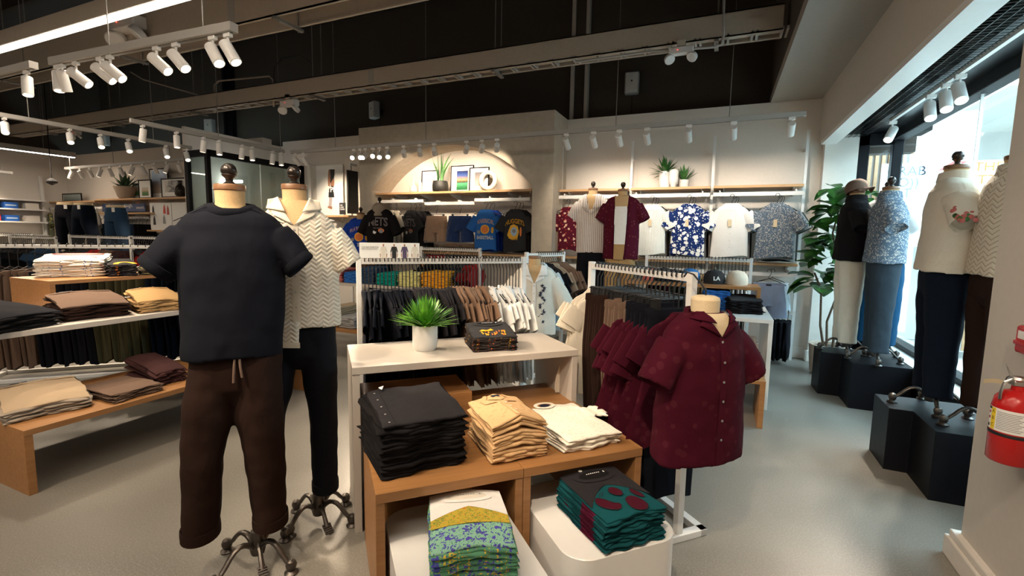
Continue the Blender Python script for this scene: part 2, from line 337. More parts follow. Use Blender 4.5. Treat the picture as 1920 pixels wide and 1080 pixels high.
mb.box(L0, AWY, 0, ax0, BWY, TOP); mb.box(ax1, AWY, 0, L1, BWY + .1, TOP); mb.box(ax0, AWY + .01, TOP - .02, ax1, BWY + .1, TOP)
struct('wall_arch', mb, 'plaster', 20)
wallbox('wall_niche', ax0 - .02, BWY - .1, 0, ax1 + .02, BWY, TOP - .05)
wallbox('wall_poster', -7.86, 6.85, 0, L0, 7.0, TOP)
wallbox('wall_jeans', -14.6, 6.40, 0, -7.86, 6.6, TOP)
wallbox('wall_divider', -7.90, 4.98, 0, -7.84, 6.85, TOP - .1)
wallbox('wall_left', -14.8, -7, 0, -14.6, 6.6, TOP)
wallbox('wall_left_upper', -15, -7, TOP - .4, -14.82, 7.5, 5.6, mat='dark_paint')
wallbox('wall_rear', -15, -7.2, 0, 2.3, -7, 5.6, mat='white_paint')
struct('ceiling', B(-15, -7.2, 5.5, 2.3, 7.5, 5.6), 'dark_ceiling')
mb = MB()
for i in range(12): mb.box(-15, -6 + i * 1.15, 5.2, 2.2, -5.94 + i * 1.15, 5.5)
struct('trim_joists', mb, 'dark_ceiling')
# lowered soffit and bulkhead along the shop window
struct('ceiling_soffit', B(.485, -7, TOP - .005, 1.045, BWY + .15, TOP + .10), 'soffit_paint')
struct('wall_bulkhead_cheek', B(.485, -7, TOP + .10, .56, 7.32, 5.5), 'dark_paint')
struct('wall_bulkhead', B(1.045, -7, 2.705, 1.125, BWY + .15, 5.5), 'bulkhead_paint')
struct('trim_bulkhead_lip', B(1.045, -7, 2.66, 1.20, 6.85, 2.705), 'white_metal')
wallbox('wall_window_side', 1.09, 6.85, 0, 1.43, 7.15, 2.76, mat='white_paint')
struct('baseboard_right', B(1.075, 6.825, 0, 1.43, 6.85, .14).box(1.065, 6.83, 0, 1.09, 7.0, .14), 'white_paint', bevel=.004)
struct('baseboard_back', B(-2.18, BWY - .02, 0, 1.075, BWY, .14), 'white_paint', bevel=.004)
# pillar with the fire extinguisher, baseboard round it
struct('pillar', B(1.13, .2, 0, 1.95, 2.80, 5.4), 'bulkhead_paint', bevel=.004)
struct('baseboard_pillar', B(1.085, .16, 0, 1.97, 2.845, .10).box(1.098, .17, .10, 1.96, 2.832, .135), 'white_paint', bevel=.006)
wallbox('wall_front_right', 1.95, -7, 0, 2.1, 1.2, 5.5)
struct('ceiling_window_bay', B(1.125, -7, 3.35, 2.1, 7.2, 3.45), 'white_paint')
# black head soffit, frames and glass of the shop window
GX = 1.80
struct('window_1', B(GX - .06, 1.2, 2.66, GX + .06, 6.9, 2.80).box(GX - .06, 1.2, .40, GX + .06, 6.9, .47).box(GX - .05, 6.82, .4, GX + .05, 6.93, 2.8), 'black_frame', bevel=.006)
g = B(GX - .006, 1.2, .45, GX + .006, 6.9, 2.68).build('pane', 'window_glass', bpy.data.objects['window_1'])
gl = MB()
for yy in (2.95, 4.95): gl.box(GX - .009, yy - .004, .47, GX + .009, yy + .004, 2.66)
gl.build('glass_joint', 'white_metal', bpy.data.objects['window_1'])
struct('trim_head', B(1.46, 1.0, 2.76, GX + .05, 6.9, 2.86), 'black_metal', bevel=.004)
wallbox('wall_over_window', GX - .05, .5, 2.86, GX + .3, 7.2, 3.45, mat='dark_ceiling'); wallbox('wall_over_side_window', 1.125, 6.86, 2.76, 2.1, 7.2, 3.45, mat='dark_ceiling')
struct('window_sill', B(1.60, 1.2, .405, GX - .06, 6.85, .425), 'white_metal')
struct('wall_under_sill', B(1.64, 1.2, 0, GX + .06, 6.9, .405), 'plinth_black')
wb = B(1.43, 6.85, 0, 1.535, 6.97, 2.76).box(1.43, 6.85, 2.62, 1.80, 6.97, 2.76).box(1.43, 6.85, 0, 1.80, 6.97, .45)
o = struct('window_2', wb, 'black_frame', bevel=.006); B(1.53, 6.90, .45, 1.76, 6.912, 2.62).build('pane', 'window_glass', o)
# black wire mesh grille over the window bay
mb = MB(); gx0, gx1, gy0, gy1 = 1.20, 1.475, 1.0, 6.83
for i in range(6): x = gx0 + .008 + (gx1 - gx0 - .014) * i / 5; mb.box(x - .002, gy0, 2.720, x + .002, gy1, 2.726)
k = 0
while gy0 + k * .045 < gy1: mb.box(gx0, gy0 + k * .045 - .0015, 2.722, gx1 + .02, gy0 + k * .045 + .0015, 2.725); k += 1
struct('trim_mesh_grille', mb, 'black_metal', 0)

# ================================================================ mall outside
struct('exterior_floor', B(1.95, -6, -.12, 16, 16, -.02), plain('mall_floor', (.66, .66, .64), .25, var=.05, scale=2).name)
struct('exterior_wall', B(8.2, -4, 0, 8.4, 16, 5.0), plain('mall_wall', (.62, .62, .60), .6, var=.02).name)
struct('exterior_wall_end', B(1.4, 12.0, 0, 8.2, 12.2, 4.2), 'mall_wall')
struct('exterior_ceiling', B(3.4, 2.0, 3.6, 8.2, 12.0, 3.7), plain('mall_ceiling', (.72, .70, .64), .7, var=.02).name)
struct('exterior_bulkhead', B(6.6, 3, 2.75, 6.8, 12, 3.6), 'mall_wall')
mb = MB()
for i in range(16): mb.box(1.30 + i * .085, 9.2, .1, 1.345 + i * .085, 9.26, 3.4)
tag(mb.build('slatted_screen', 'oak_slat', None, smooth=0), 'screen of upright timber slats in the mall beyond the side window', 'screen')
B(1.2, 9.27, 0, 3.4, 9.36, 3.45).build('exterior_wall_screen', 'mall_wall', smooth=0)['kind'] = 'structure'
sg = thing('hoarding_sign', 'white mall hoarding lettered GRAB GO behind the corner of the shop window', 'sign', at(1725, 350, Y=8.6))
SW = at(1725, 350, Y=8.6)
xl = at(1663, 322, Y=8.6).x - SW.x
B(xl - .06, 0, -.85, 2.3, .04, at(1690, 306, Y=8.6).z - SW.z).build('panel', 'paper', sg)
for wd_, py_ in (('GRAB', 322), ('GO))', 343), ('EAT', 363)): lettering('lettering', wd_, .185, 'navy_label', sg, (xl, -.006, at(1690, py_, Y=8.6).z - SW.z), align='LEFT', sx=.95)
lettering('lettering', 'THE\nBETTER', .17, 'orange_ink', sg, (.72, -.006, .16), align='CENTER')
mb = MB(); mb.prism([(.18, .22), (.30, .22), (.50, .33), (.34, .34)], 0, .004); mb.xf(Matrix.Rotation(R(90), 4, 'X')); mb.build('arrow_mark', 'rose', sg)
for i, (x, y, L) in enumerate(((2.6, 8.2, 1.6), (4.9, 7.5, 2.4), (4.3, 5.6, 1.4))):
    tag(B(x, y, 3.52, x + L, y + .07, 3.59).build('mall_ceiling_light', 'mall_led', smooth=0), ('farthest', 'longest', 'nearest')[i] + ' slim bright strip light on the mall ceiling outside', 'ceiling light', 'strip lights on the mall ceiling')
bn = thing('mall_counter', 'low ribbed timber counter in the mall seen between the window mannequins', 'counter', (3.0, 8.0, -.02))
mb = MB()
for i in range(26): mb.box(i * .06, 0, .12, i * .06 + .035, .03, .55)
mb.build('slat_front', 'oak_slat', bn, smooth=0); B(-.02, .02, .1, 1.6, .6, .6).build('body', 'mall_wall', bn)

# ================================================================ ceiling equipment
def rods(mb, pts, top=5.4, r=.006):
    for p in pts: mb.tube([(p[0], p[1], p[2]), (p[0], p[1], top)], r, 6)
def cable_duct(name, label, x0, x1, y, w_, z0, h, rods_x, ladder=True):
    t = thing(name, label, 'cable duct', (x0, y, z0)); L = x1 - x0
    f = B(0, 0, 0, L, .012, h).box(0, w_ - .012, 0, L, w_, h).box(0, 0, h - .012, L, w_, h)
    f.box(0, 0, 0, L, .035, .012).box(0, w_ - .035, 0, L, w_, .012); f.build('side_panel', 'duct_paint', t, smooth=0)
    if ladder:
        m = MB(); k = 0
        while k * .26 < L:
            m.box(k * .26, 0, .004, k * .26 + .022, w_, .03).box(k * .26 + .045, 0, .004, k * .26 + .067, w_, .03); k += 1
        m.build('rungs', 'track_paint', t, smooth=0)
        B(0, .08, .035, L, w_ - .06, .05).build('tray_floor', 'duct_paint', t, smooth=0)
    m = MB(); m.box(L * .5, -.004, .04, L * .5 + .09, 0, h - .03)
    for a in range(2):
        for b_ in range(3): m.lathe([(.008, 0), (.006, .006)], 8, (0, 0, 0))
    B(L * .667, -.004, .03, L * .667 + .09, 0, h - .03).build('joint_plate', 'track_paint', t)
    for rx in rods_x:
        for yy_ in (.04, w_ - .03): MB().tube([(rx - x0, yy_, -.05), (rx - x0, yy_, 5.5 - z0)], .0065, 6).build('hanger_rod', 'rod_metal', t)
        B(rx - x0 - .02, -.02, -.035, rx - x0 + .02, w_ + .02, -.012).build('trapeze_bar', 'rod_metal', t)
    return t
da = at(1465, 58, z=3.5)
cable_duct('cable_duct', 'long grey-beige cable duct with ladder rungs beneath, running across the whole room', -14.4, .43, 5.36, .24, 3.5, .235, [-13, -10.6, -8.2, -5.55, -2.62, -.15])
cable_duct('cable_duct', 'broad beige duct nearer the camera, high above the track lights at upper left', -14.4, .40, 3.36, .30, 3.5, .42, [-12, -9, -6.4, -3.9], False)
# loose conduit near the duct end
c1 = MB().tube([at(1358, -30, Y=5.3), at(1356, 70, Y=5.3), at(1352, 84, Y=5.3), at(1340, 88, Y=5.3), at(1290, 92, Y=5.32), at(1225, 96, Y=5.32), at(1080, 116, Y=5.33)], .013, 8)
tag(c1.build('conduit', 'track_paint'), 'thin pale conduit bending down to the end of the long cable duct', 'conduit')
tag(MB().tube([at(245, 135, Y=5.5), at(268, 149, Y=5.5), at(385, 182, Y=5.5)], .012, 8).build('conduit', 'duct_paint'), 'beige conduit sloping up behind the near track lights towards the broad duct', 'conduit')
tag(MB().tube([at(402, 212, Y=5.5), at(402, 160, Y=5.5), at(410, 152, Y=5.5), at(505, 143, Y=5.5), at(512, 150, Y=5.5), at(513, 200, Y=5.5)], .014, 8).build('conduit', 'duct_paint'), 'beige conduit loop standing on top of the long cable duct', 'conduit')
tag(MB().tube([at(513, 192, Y=5.5), at(514, 125, Y=5.5), at(530, 108, Y=5.5), at(565, 104, Y=5.5), at(585, 118, Y=5.5), at(588, 180, Y=5.5)], .006, 6).build('cable', 'black_metal'), 'thin dark cable arching above the long cable duct', 'cable')
for (px, Y, lab) in ((1085, 7.25, 'steel column of two grey channels on the dark upper wall above the shelf bay'), (422, 7.25, 'dark steel column on the upper wall above the glass partition')):
    x = at(px, 150, Y=7.2).x; c_ = thing('steel_column', lab, 'column', (x, 7.22, TOP))
    for s in (-1, 1): B(s * .11 - .025, 0, 0, s * .11 + .025, .1, 2.2).build('channel', 'duct_paint' if px > 500 else 'black_metal', c_, smooth=0)
    B(-.1, .05, 0, .1, .1, 2.2).build('web', 'dark_paint' if px > 500 else 'black_metal', c_, smooth=0)

# linear fixtures
LN = ['long bright linear lamp running out of the top left corner of the view', 'linear lamp above the aisle by the window, near the camera', 'short-ended linear lamp over the far left racks',
      'linear lamp behind the camera over the shop entrance', 'linear lamp over the left side of the shop, behind the camera', 'rearmost linear lamp over the back of the shop']
for (p, L, a), lab in zip(LINEAR, LN):
    t = thing('linear_lamp', lab, 'lamp', p, R(a))
    B(-L / 2, -.055, .0, L / 2, .055, .13 if a == 0 else .10).build('housing', 'duct_paint' if a == 0 else 'track_paint', t, bevel=.003)
    B(-L / 2 + .01, -.035, -.008, L / 2 - .01, .035, .002).build('diffuser', 'led', t, smooth=0)
    [MB().tube([(q, 0, .1), (q, 0, 5.5 - p[2])], .004, 6).build('suspension_wire', 'rod_metal', t) for q in (-L / 2 + .5, L / 2 - .5)]

# track lights
def make_head():
    t = thing('track_spotlight', 'x', 'spotlight')
    B(-.03, -.014, -.028, .03, .014, 0).build('adapter', 'lamp_white', t, bevel=.003)
    MB().tube([(0, 0, -.028), (0, 0, -.095)], .008, 8).build('stem', 'lamp_white', t)
    b_ = MB().lathe([(.030, .055), (.036, .05), (.036, -.10), (.031, -.102), (.029, -.085)], 20).build('barrel', 'lamp_white', t, (0, 0, -.10))
    MB().lathe([(.029, -.086), (.010, -.087)], 16).build('lens', 'lens', b_)
    return t
HEAD0 = make_head(); head_used = [0]
GC = {}; SIDE = {'spotlights above the glass partition': 'from the near end', 'spotlights on the far upper left track': 'from the near end', 'spotlights over the shop window': 'from the far end', 'spotlights by the far left wall': 'from the near end', 'spotlight by the left edge': 'from the edge'}
def head(p, aim, label, group, power=0, ang=46, col=(1, .80, .58), scale=1.0):
    o = HEAD0 if not head_used[0] else dup(HEAD0)
    head_used[0] = 1; GC[group] = GC.get(group, 0) + 1
    o['label'] = label + ', ' + ORD[GC[group] - 1] + ' ' + SIDE.get(group, 'from the left'); o['category'] = 'spotlight'; o['group'] = group; o.location = p; o.scale = (scale,) * 3
    br = [c for c in o.children if c.name.startswith('barrel')][0]
    d = (Vector(aim) - (Vector(p) + Vector((0, 0, -.10)))); q_ = d.to_track_quat('-Z', 'Y'); br.rotation_mode = 'QUATERNION'; br.rotation_quaternion = q_
    if power: spot('spot_beam', Vector(p) + Vector((0, 0, -.10)) + d.normalized() * .115 * scale, aim, power, ang, .7, .03, col)
    return o
def track(name, label, p0, p1, drops, wd=.035, h=.05):
    d = Vector(p1) - Vector(p0); L = d.length; a = math.atan2(d.y, d.x)
    t = thing(name, label, 'lighting track', p0, a)
    B(0, -wd / 2, 0, L, wd / 2, h).build('rail', 'track_paint', t, smooth=0, bevel=.003)
    B(.02, -.008, -.006, L - .02, .008, 0).build('conductor_slot', 'rod_metal', t, smooth=0)
    [MB().tube([(s * L, 0, h), (s * L, 0, 5.5 - p0[2])], .0045, 6).build('suspension_wire', 'rod_metal', t) for s in drops]
TZ, TY = 2.75, 5.68
track('lighting_track', 'longest lighting track, hung in front of the arch and the shelf bay', (-6.34, TY, TZ), (.72, TY, TZ), [.13, .36, .73, .90])
main = [(553, -5.9, .8), (568, -5.7, .8), (663, 'a', .0), (675, 'a', 0), (685, 'a', 0), (699, 'a', 0), (711, 'a', 0), (726, 'a', 0), (757, 'n', 0), (787, 'n', 0), (814, 'n', 0), (875, 'n', 0), (904, 'n', 0), (932, 'n', 0), (1062, 'w', 0), (1113, 'w', 0), (1161, 'w', 0), (1213, 'w', 0), (1291, 'w', 0), (1375, 'w', 0), (1483, 'w', 0)]
aims_a = [(-3.2, 1.6, .6), (-2.2, 2.4, .6), (-4.2, 2.3, .7), (-1.6, 1.2, .5), (-3.0, 3.6, .9), (-2.4, 3.4, .5)]
i_a = 0; NI = [0, 1, 2, 3, 4, 5]
for k, (px, kind, _) in enumerate(main):
    x = at(px, 250, Y=TY).x; p = (x, TY, TZ)
    if kind == 'a':
        head(p, aims_a[i_a], 'forward-aimed white spotlight on the long track', 'forward spotlights on the long track', 26 if i_a in (0, 1, 3, 4) else 0, 40); i_a += 1
    elif kind == 'n': head(p, (ax0 + .40 + (ax1 - ax0 - 1.3) * NI.pop(0) / 5, 6.9, 2.25), 'white spotlight on the long track facing the niche', 'niche spotlights on the long track', 15, 60)
    elif kind == 'w': head(p, (x + .05, 6.9, 1.75), 'white spotlight on the long track facing the shirt wall', 'shirt wall spotlights on the long track', 7 if k % 2 == 0 else 6, 84, (1, .86, .70))
    else: head(p, (-6.4, 6.85, 1.7), 'white spotlight at the far left end of the long track', 'poster spotlights on the long track', 14, 80)
def tr_heads(px_list, p0, p1, aimf, label, group, powers, ang=50):
    p0, p1 = Vector(p0), Vector(p1)
    for i, s in enumerate(px_list):
        p = p0.lerp(p1, s); head(p, aimf(p, i), label, group, powers[i % len(powers)], ang)
# track 2 (runs away from the camera, upper left), track 3 (further left)
p0, p1 = (-6.40, 3.45, 2.75), (-6.40, 5.60, 2.75)
track('lighting_track', 'lighting track running away from the camera above the glass partition', p0, p1, [.5, .97])
tr_heads([.06, .24, .40, .50, .66, .735, .90, .97], p0, p1, lambda p, i: (p.x + (.3 if i % 2 else -.2), p.y - .2, .6), 'white spotlight on the track above the glass partition', 'spotlights above the glass partition', [0, 22], 60)
p0, p1 = (-7.56, 2.2, 2.75), (-7.56, 4.9, 2.75)
track('lighting_track', 'lighting track running away from the camera at far upper left', p0, p1, [.3, .8])
tr_heads([.22, .44, .56, .68, .86, .97], p0, p1, lambda p, i: (p.x + 1.6, p.y - .6, .5), 'white tilted spotlight on the far upper left track', 'spotlights on the far upper left track', [34, 0], 60)
# track 4 (near, upper left)
p0, p1 = (-4.80, 2.08, 2.75), (-2.875, 2.17, 2.75)
track('lighting_track', 'nearest lighting track with ten tilted white spotlights, upper left', p0, p1, [.36, .86], .06, .055)
A4 = [(-3.9, .8, .5), (-3.6, 1.1, .4), (-2.1, .9, .8), (-3.2, .4, .2), (-3.0, .9, .4), (-1.4, 1.3, .55), (-1.0, 1.6, .5), (-1.4, 1.0, .3), (-1.2, 1.7, .5)]
for s, dv, pw in zip([.03, .06, .15, .30, .36, .62, .72, .90, .97], [(.4, -.2, -2), (-.3, .5, -2), (1.5, 1.0, -1.6), (1.6, 1.0, -1.7), (1.6, .8, -1.6), (1.5, .5, -1.5), (1.5, .3, -1.7), (1.3, -.1, -1.9), (1.3, .2, -2.1)], [22, 22, 0, 26, 30, 34, 30, 26, 0]):
    q = Vector(p0).lerp(Vector(p1), s); head(q, q + Vector(dv), 'white tilted spotlight on the nearest track', 'spotlights on the nearest track', pw, 46)
track('lighting_track', 'end of a lighting track cut by the left edge of the view', (-7.0, 2.06, 2.75), (-5.03, 2.06, 2.75), [.5], .06, .055)
head((-5.15, 2.06, 2.75), (-4.6, 1.8, .6), 'upright white spotlight by the left edge', 'spotlight by the left edge', 30, 60)
# further tracks
def far_track(pxs, pys, Y, label, n, glabel, powers, aim):
    a = at(pxs[0], pys[0], Y=Y); b_ = at(pxs[1], pys[1], Y=Y); b_.z = a.z
    track('lighting_track', label, a, b_, [.05, .45, .9])
    for i in range(n):
        p = a.lerp(b_, (i + .6) / n); head(p, aim(p, i), glabel, glabel.replace('white ', ''), powers[i % len(powers)], 70)
far_track((122, 345), (318, 302), 5.63, 'lighting track in front of the jeans wall', 11, 'white spotlight over the jeans wall', [24, 0, 0], lambda p, i: (p.x - .2, 6.3 if i % 3 else 5.2, 1.3))
a = Vector((-12.9, 3.0, 2.7))
track('lighting_track', 'faint lighting track by the far left wall', (-13.4, 3.2, 2.6), (-13.4, 5.0, 2.6), [.9])
for i in range(4): head((-13.4, 3.35 + i * .42, 2.6), (-14.6, 3.35 + i * .42, 1.4), 'dim spotlight on the track by the far left wall', 'spotlights by the far left wall', 22 if i % 2 else 0, 90)
# out of frame track added to light the foreground and the wall mannequins
track('lighting_track', 'lighting track above the camera', (-3.4, .2, 2.95), (.9, .2, 2.95), [.2, .8])
for x, aim, pw in ((-3.2, (-3.9, 2.0, .4), 36), (-2.4, (-2.0, 1.5, 1.3), 44), (-1.7, (-1.4, 2.0, .7), 34), (-.9, (-1.3, 5.9, 1.55), 60), (-.2, (-.2, 2.2, .9), 40), (.5, (1.1, 2.2, .9), 22)):
    head((x, .2, 2.95), aim, 'unseen white spotlight on the added track above the camera', 'spotlights above the camera', pw, 50 if aim[1] < 5 else 26)
# window bay heads
b0 = at(1662, 226, z=2.72); b0.x = 1.50
wt = B(0, -.015, 0, .03, 4.8, .03)
tag(wt.build('lighting_track', 'white_metal', None, (1.485, 1.2, 2.70), smooth=0), 'bright narrow lighting track along the shop window head', 'lighting track')
for px, py, aim in ((1675, 232, (1.0, 5.2, 1.6)), (1747, 183, (1.35, 3.9, 1.0)), (1777, 162, (1.4, 3.8, 1.2)), (1802, 146, (1.45, 3.4, 1.2))):
    p = at(px, py - 14, z=2.70); p.x = 1.50; p.y = at(px, py, z=2.62).y * 1.0
    p = at(px, py - 12, X=1.50); p.z = 2.70
    head(p, aim, 'white spotlight on the track over the shop window', 'spotlights over the shop window', 26, 60, (1, .88, .74), 1.1)

# speakers, emergency lights, pendant
def speaker(px, py, yaw, lab, Y=7.16):
    t = thing('wall_speaker', lab, 'loudspeaker', at(px, py, Y=Y), yaw)
    B(-.10, -.07, -.15, .10, .05, .15).build('cabinet', 'speaker_grey', t, bevel=.02)
    B(-.085, -.076, -.135, .085, -.069, .135).build('grille', 'ceramic_grey', t, bevel=.01)
    MB().tube([(0, -.08, .02), (0, -.074, .02)], .012, 12).build('badge', 'ink_black', t)
    B(-.03, .05, -.03, .03, .14, .03).build('bracket', 'black_metal', t)
    m = MB().tube([(.0, .10, -.15), (0, .10, -.45)], .004, 5); m.build('cable', 'black_metal', t)
speaker(1185, 157, R(6), 'grey rectangular loudspeaker on the dark wall above the shirt wall')
speaker(703, 207, R(-22), 'grey loudspeaker tilted on the dark wall above the arch')
speaker(394, 237, R(20), 'grey loudspeaker on the dark wall above the glass partition')
speaker(197, 262, R(20), 'dim loudspeaker on the dark wall above the jeans wall')
def emergency(p, lab, s=1.0):
    t = thing('emergency_light', lab, 'emergency light', p)
    B(-.15, -.05, -.03, .15, .05, .06).build('housing', 'lamp_white', t, bevel=.012)
    B(-.05, -.04, .06, .05, .04, .14).build('mount', 'duct_paint', t)
    for sx in (-1, 1):
        l = MB().lathe([(.03, .05), (.062, .04), (.066, 0), (.058, -.006)], 20)
        l.xf(Matrix.Translation((sx * .13, -.02, -.085)) @ Matrix.Rotation(R(28) * sx, 4, 'Y') @ Matrix.Rotation(R(-35), 4, 'X')); l.build('lamp_head', 'lamp_white', t)
    MB().lathe([(.006, 0), (.004, -.004)], 8, (-.04, -.052, .02)).build('indicator', 'indicator_red', t)
    t.scale = (s,) * 3
emergency(at(1277, 98, Y=5.32), 'white twin-head emergency light under the right end of the long cable duct', .8)
emergency(at(543, 196, Y=5.4), 'white twin-head emergency light under the middle of the long cable duct')
emergency(at(143, 251, Y=5.45), 'small twin-head emergency light behind the far upper left track', .8)
emergency(at(240, 50, Y=3.3), 'boxy beige unit on the side of the broad duct at upper left', 1.5)
t = thing('pendant_sensor', 'small black cone hanging on a long cord before the far left wall', 'pendant', at(97, 342, Y=5.2))
MB().lathe([(.0, .09), (.05, .07), (.095, .02), (.09, -.01), (0, -.06)], 16).build('cone', 'ink_black', t)
MB().tube([(0, 0, .06), (-.1, .05, 1.2), (-.2, .1, 2.4), (-.22, .1, 3.6)], .009, 6).build('cord', 'black_metal', t)

# ================================================================ garment tools
def levels_at(lv, z):
    if z >= lv[0][0]: return lv[0][1:]
    for a, b_ in zip(lv, lv[1:]):
        if a[0] >= z >= b_[0]:
            t = (a[0] - z) / max(1e-6, a[0] - b_[0]); t = t * t * (3 - 2 * t) * .5 + t * .5
            return tuple(p + (q - p) * t for p, q in zip(a[1:], b_[1:]))
    return lv[-1][1:]
def torso(mb, lv, n=44, rows=26, wr=.03, seed=1, e=2.3, k=7, open_=True, hem=.02, scoop=0):
    """lv: levels (z, cx, cy, a, b) from the neck down; ripples grow towards the hem"""
    rnd = random.Random(seed); ph = [rnd.uniform(0, 6.28) for _ in range(4)]
    zt, zb = lv[0][0], lv[-1][0]; rings = []
    for i in range(rows + 1):
        s = i / rows; z = zt + (zb - zt) * (s ** 1.25); cx, cy, a, b_ = levels_at(lv, z); g = max(0, (zt - z) / (zt - zb) - .12); ring = []
        for j in range(n):
            t = 2 * PI * j / n; c, s_ = math.cos(t), math.sin(t)
            x = math.copysign(abs(c) ** (2 / e), c); y = math.copysign(abs(s_) ** (2 / e), s_)
            rp = 1 + wr * g * (math.sin(k * t + ph[0] + g * 2.2) + .6 * math.sin((k * 2 - 3) * t + ph[1] - g * 3) + .4 * math.sin(3 * t + ph[2] + z * 9))
            zz = z - (hem * g * math.sin(2 * t + ph[3]) if i == rows else 0)
            if scoop and s < .2: zz -= scoop * max(0, -s_) * (1 - s / .2)
            ring.append((cx + a * x * (1 + (rp - 1) * .35), cy + b_ * y * rp, zz))
        rings.append(ring)
    top = rings[0]; cxa = sum(p[0] for p in top) / n; cya = sum(p[1] for p in top) / n
    if open_:
        last = rings[-1]; cx, cy = sum(p[0] for p in last) / n, sum(p[1] for p in last) / n
        rings.append([(cx + (p[0] - cx) * .95, cy + (p[1] - cy) * .90, p[2] + .002) for p in last])
        rings.append([(cx + (p[0] - cx) * .92, cy + (p[1] - cy) * .84, p[2] + .06) for p in last])
    mb.loft(rings, (True, True)); return mb
def soften(o, vox=.008, it=5, disp=.0, sc=.12):
    m = o.modifiers.new('remesh', 'REMESH'); m.mode = 'VOXEL'; m.voxel_size = vox; m.use_smooth_shade = True
    m = o.modifiers.new('smooth', 'SMOOTH'); m.iterations = it; m.factor = .6
    if disp:
        tx = bpy.data.textures.get('cloth_clouds') or bpy.data.textures.new('cloth_clouds', 'CLOUDS'); tx.noise_scale = sc; tx.noise_depth = 1
        m = o.modifiers.new('creases', 'DISPLACE'); m.texture = tx; m.strength = disp; m.mid_level = .5; m.texture_coords = 'LOCAL'
    return o
def front_of(lv, e=2.3, side=-1):
    def f(x, z, off=0.0):
        cx, cy, a, b_ = levels_at(lv, z); u = min(.985, abs((x - cx) / max(a, 1e-4)))
        return cy + side * (b_ * (1 - u ** e) ** (1 / e) + off)
    return f
def sleeve(mb, p0, p1, r0, r1, n=22, rows=7, cuff=0.0, seed=0, bend=0.0):
    p0, p1 = Vector(p0), Vector(p1); d = (p1 - p0).normalized(); ay = Vector((0, 1, 0)); ay = (ay - d * ay.dot(d)).normalized(); ax = d.cross(ay).normalized(); rings = []
    rnd = random.Random(seed); ph = rnd.uniform(0, 6)
    def ring(s, g=1.0, off=0.0):
        c = p0.lerp(p1, s) + Vector((0, 0, bend * math.sin(s * PI))) + d * off; a = (r0[0] + (r1[0] - r0[0]) * s) * g; b_ = (r0[1] + (r1[1] - r0[1]) * s) * g
        return [tuple(c + ax * (a * math.cos(t) * (1 + .05 * s * math.sin(3 * t + ph))) + ay * (b_ * math.sin(t) * (1 + .06 * s * math.sin(4 * t + ph)))) for t in (2 * PI * k / n for k in range(n))]
    rings = [ring(i / rows) for i in range(rows + 1)]
    if cuff:
        rings += [ring(1, 1.0, -cuff), ring(1, 1.05, -cuff), ring(1, 1.06, -cuff * .5), ring(1, 1.05, 0), ring(1, .95, 0), ring(1, .93, -cuff)]
    else: rings += [ring(1, .86, 0), ring(1, .80, -.035)]
    mb.loft(rings, (True, True)); return mb
def patch(mb, q4, front, off, nu=6, nv=6, th=.003):
    """a flap of cloth lying on the front of a garment: quad given as (x, z) corners in order"""
    def P(u, v):
        a = [q4[0][i] * (1 - u) + q4[1][i] * u for i in (0, 1)]; b_ = [q4[3][i] * (1 - u) + q4[2][i] * u for i in (0, 1)]
        x, z = (a[i] * (1 - v) + b_[i] * v for i in (0, 1)); return x, z
    mb.grid(nu, nv, lambda u, v: (P(u, v)[0], front(*P(u, v), off), P(u, v)[1]))
    return mb
def hung_shirt_mesh(name, mat, W=.48, L=.66, b_=.022, sl=.20, seed=1, wr=.25, k=5, cuffw=.085, drop=.85):
    mb = MB(); h = W / 2
    lv = [(.0, 0, 0, .070, .024), (-.025, 0, 0, .095, .024), (-.055, 0, 0, h * .70, b_), (-.085, 0, 0, h * .86, b_), (-.2, 0, 0, h * .90, b_), (-L * .6, 0, 0, h * .94, b_ * 1.1), (-L, 0, 0, h, b_ * 1.25)]
    torso(mb, lv, 40, 22, wr, seed, 2.4, k)
    for s in (-1, 1):
        sleeve(mb, (s * (h * .78), 0, -.115), (s * (h * .84 + sl * .42), .0, -.115 - sl * drop), (.075, b_ * 1.0), (cuffw, b_ * 1.3), seed=seed + s)
    return mb.mesh(name, mat), lv
def hung_pants_mesh(name, mat, W=.36, L=1.0, b_=.02, seed=1):
    mb = MB(); h = W / 2
    lv = [(0, 0, 0, h * .92, b_ * .8), (-.04, 0, 0, h * .94, b_), (-.3, 0, 0, h, b_ * 1.2), (-L * .8, 0, 0, h * .80, b_ * 1.1), (-L, 0, 0, h * .74, b_)]
    torso(mb, lv, 36, 22, .28, seed, 2.6, 6); m2 = MB().loft([[(h * s * math.cos(t), (b_ + .004) * math.sin(t), z) for t in (2 * PI * q / 20 for q in range(20))] for s, z in ((.94, .004), (.955, 0), (.965, -.035), (.94, -.04))])
    return mb.mesh(name, mat), m2.mesh(name + '_band', mat)
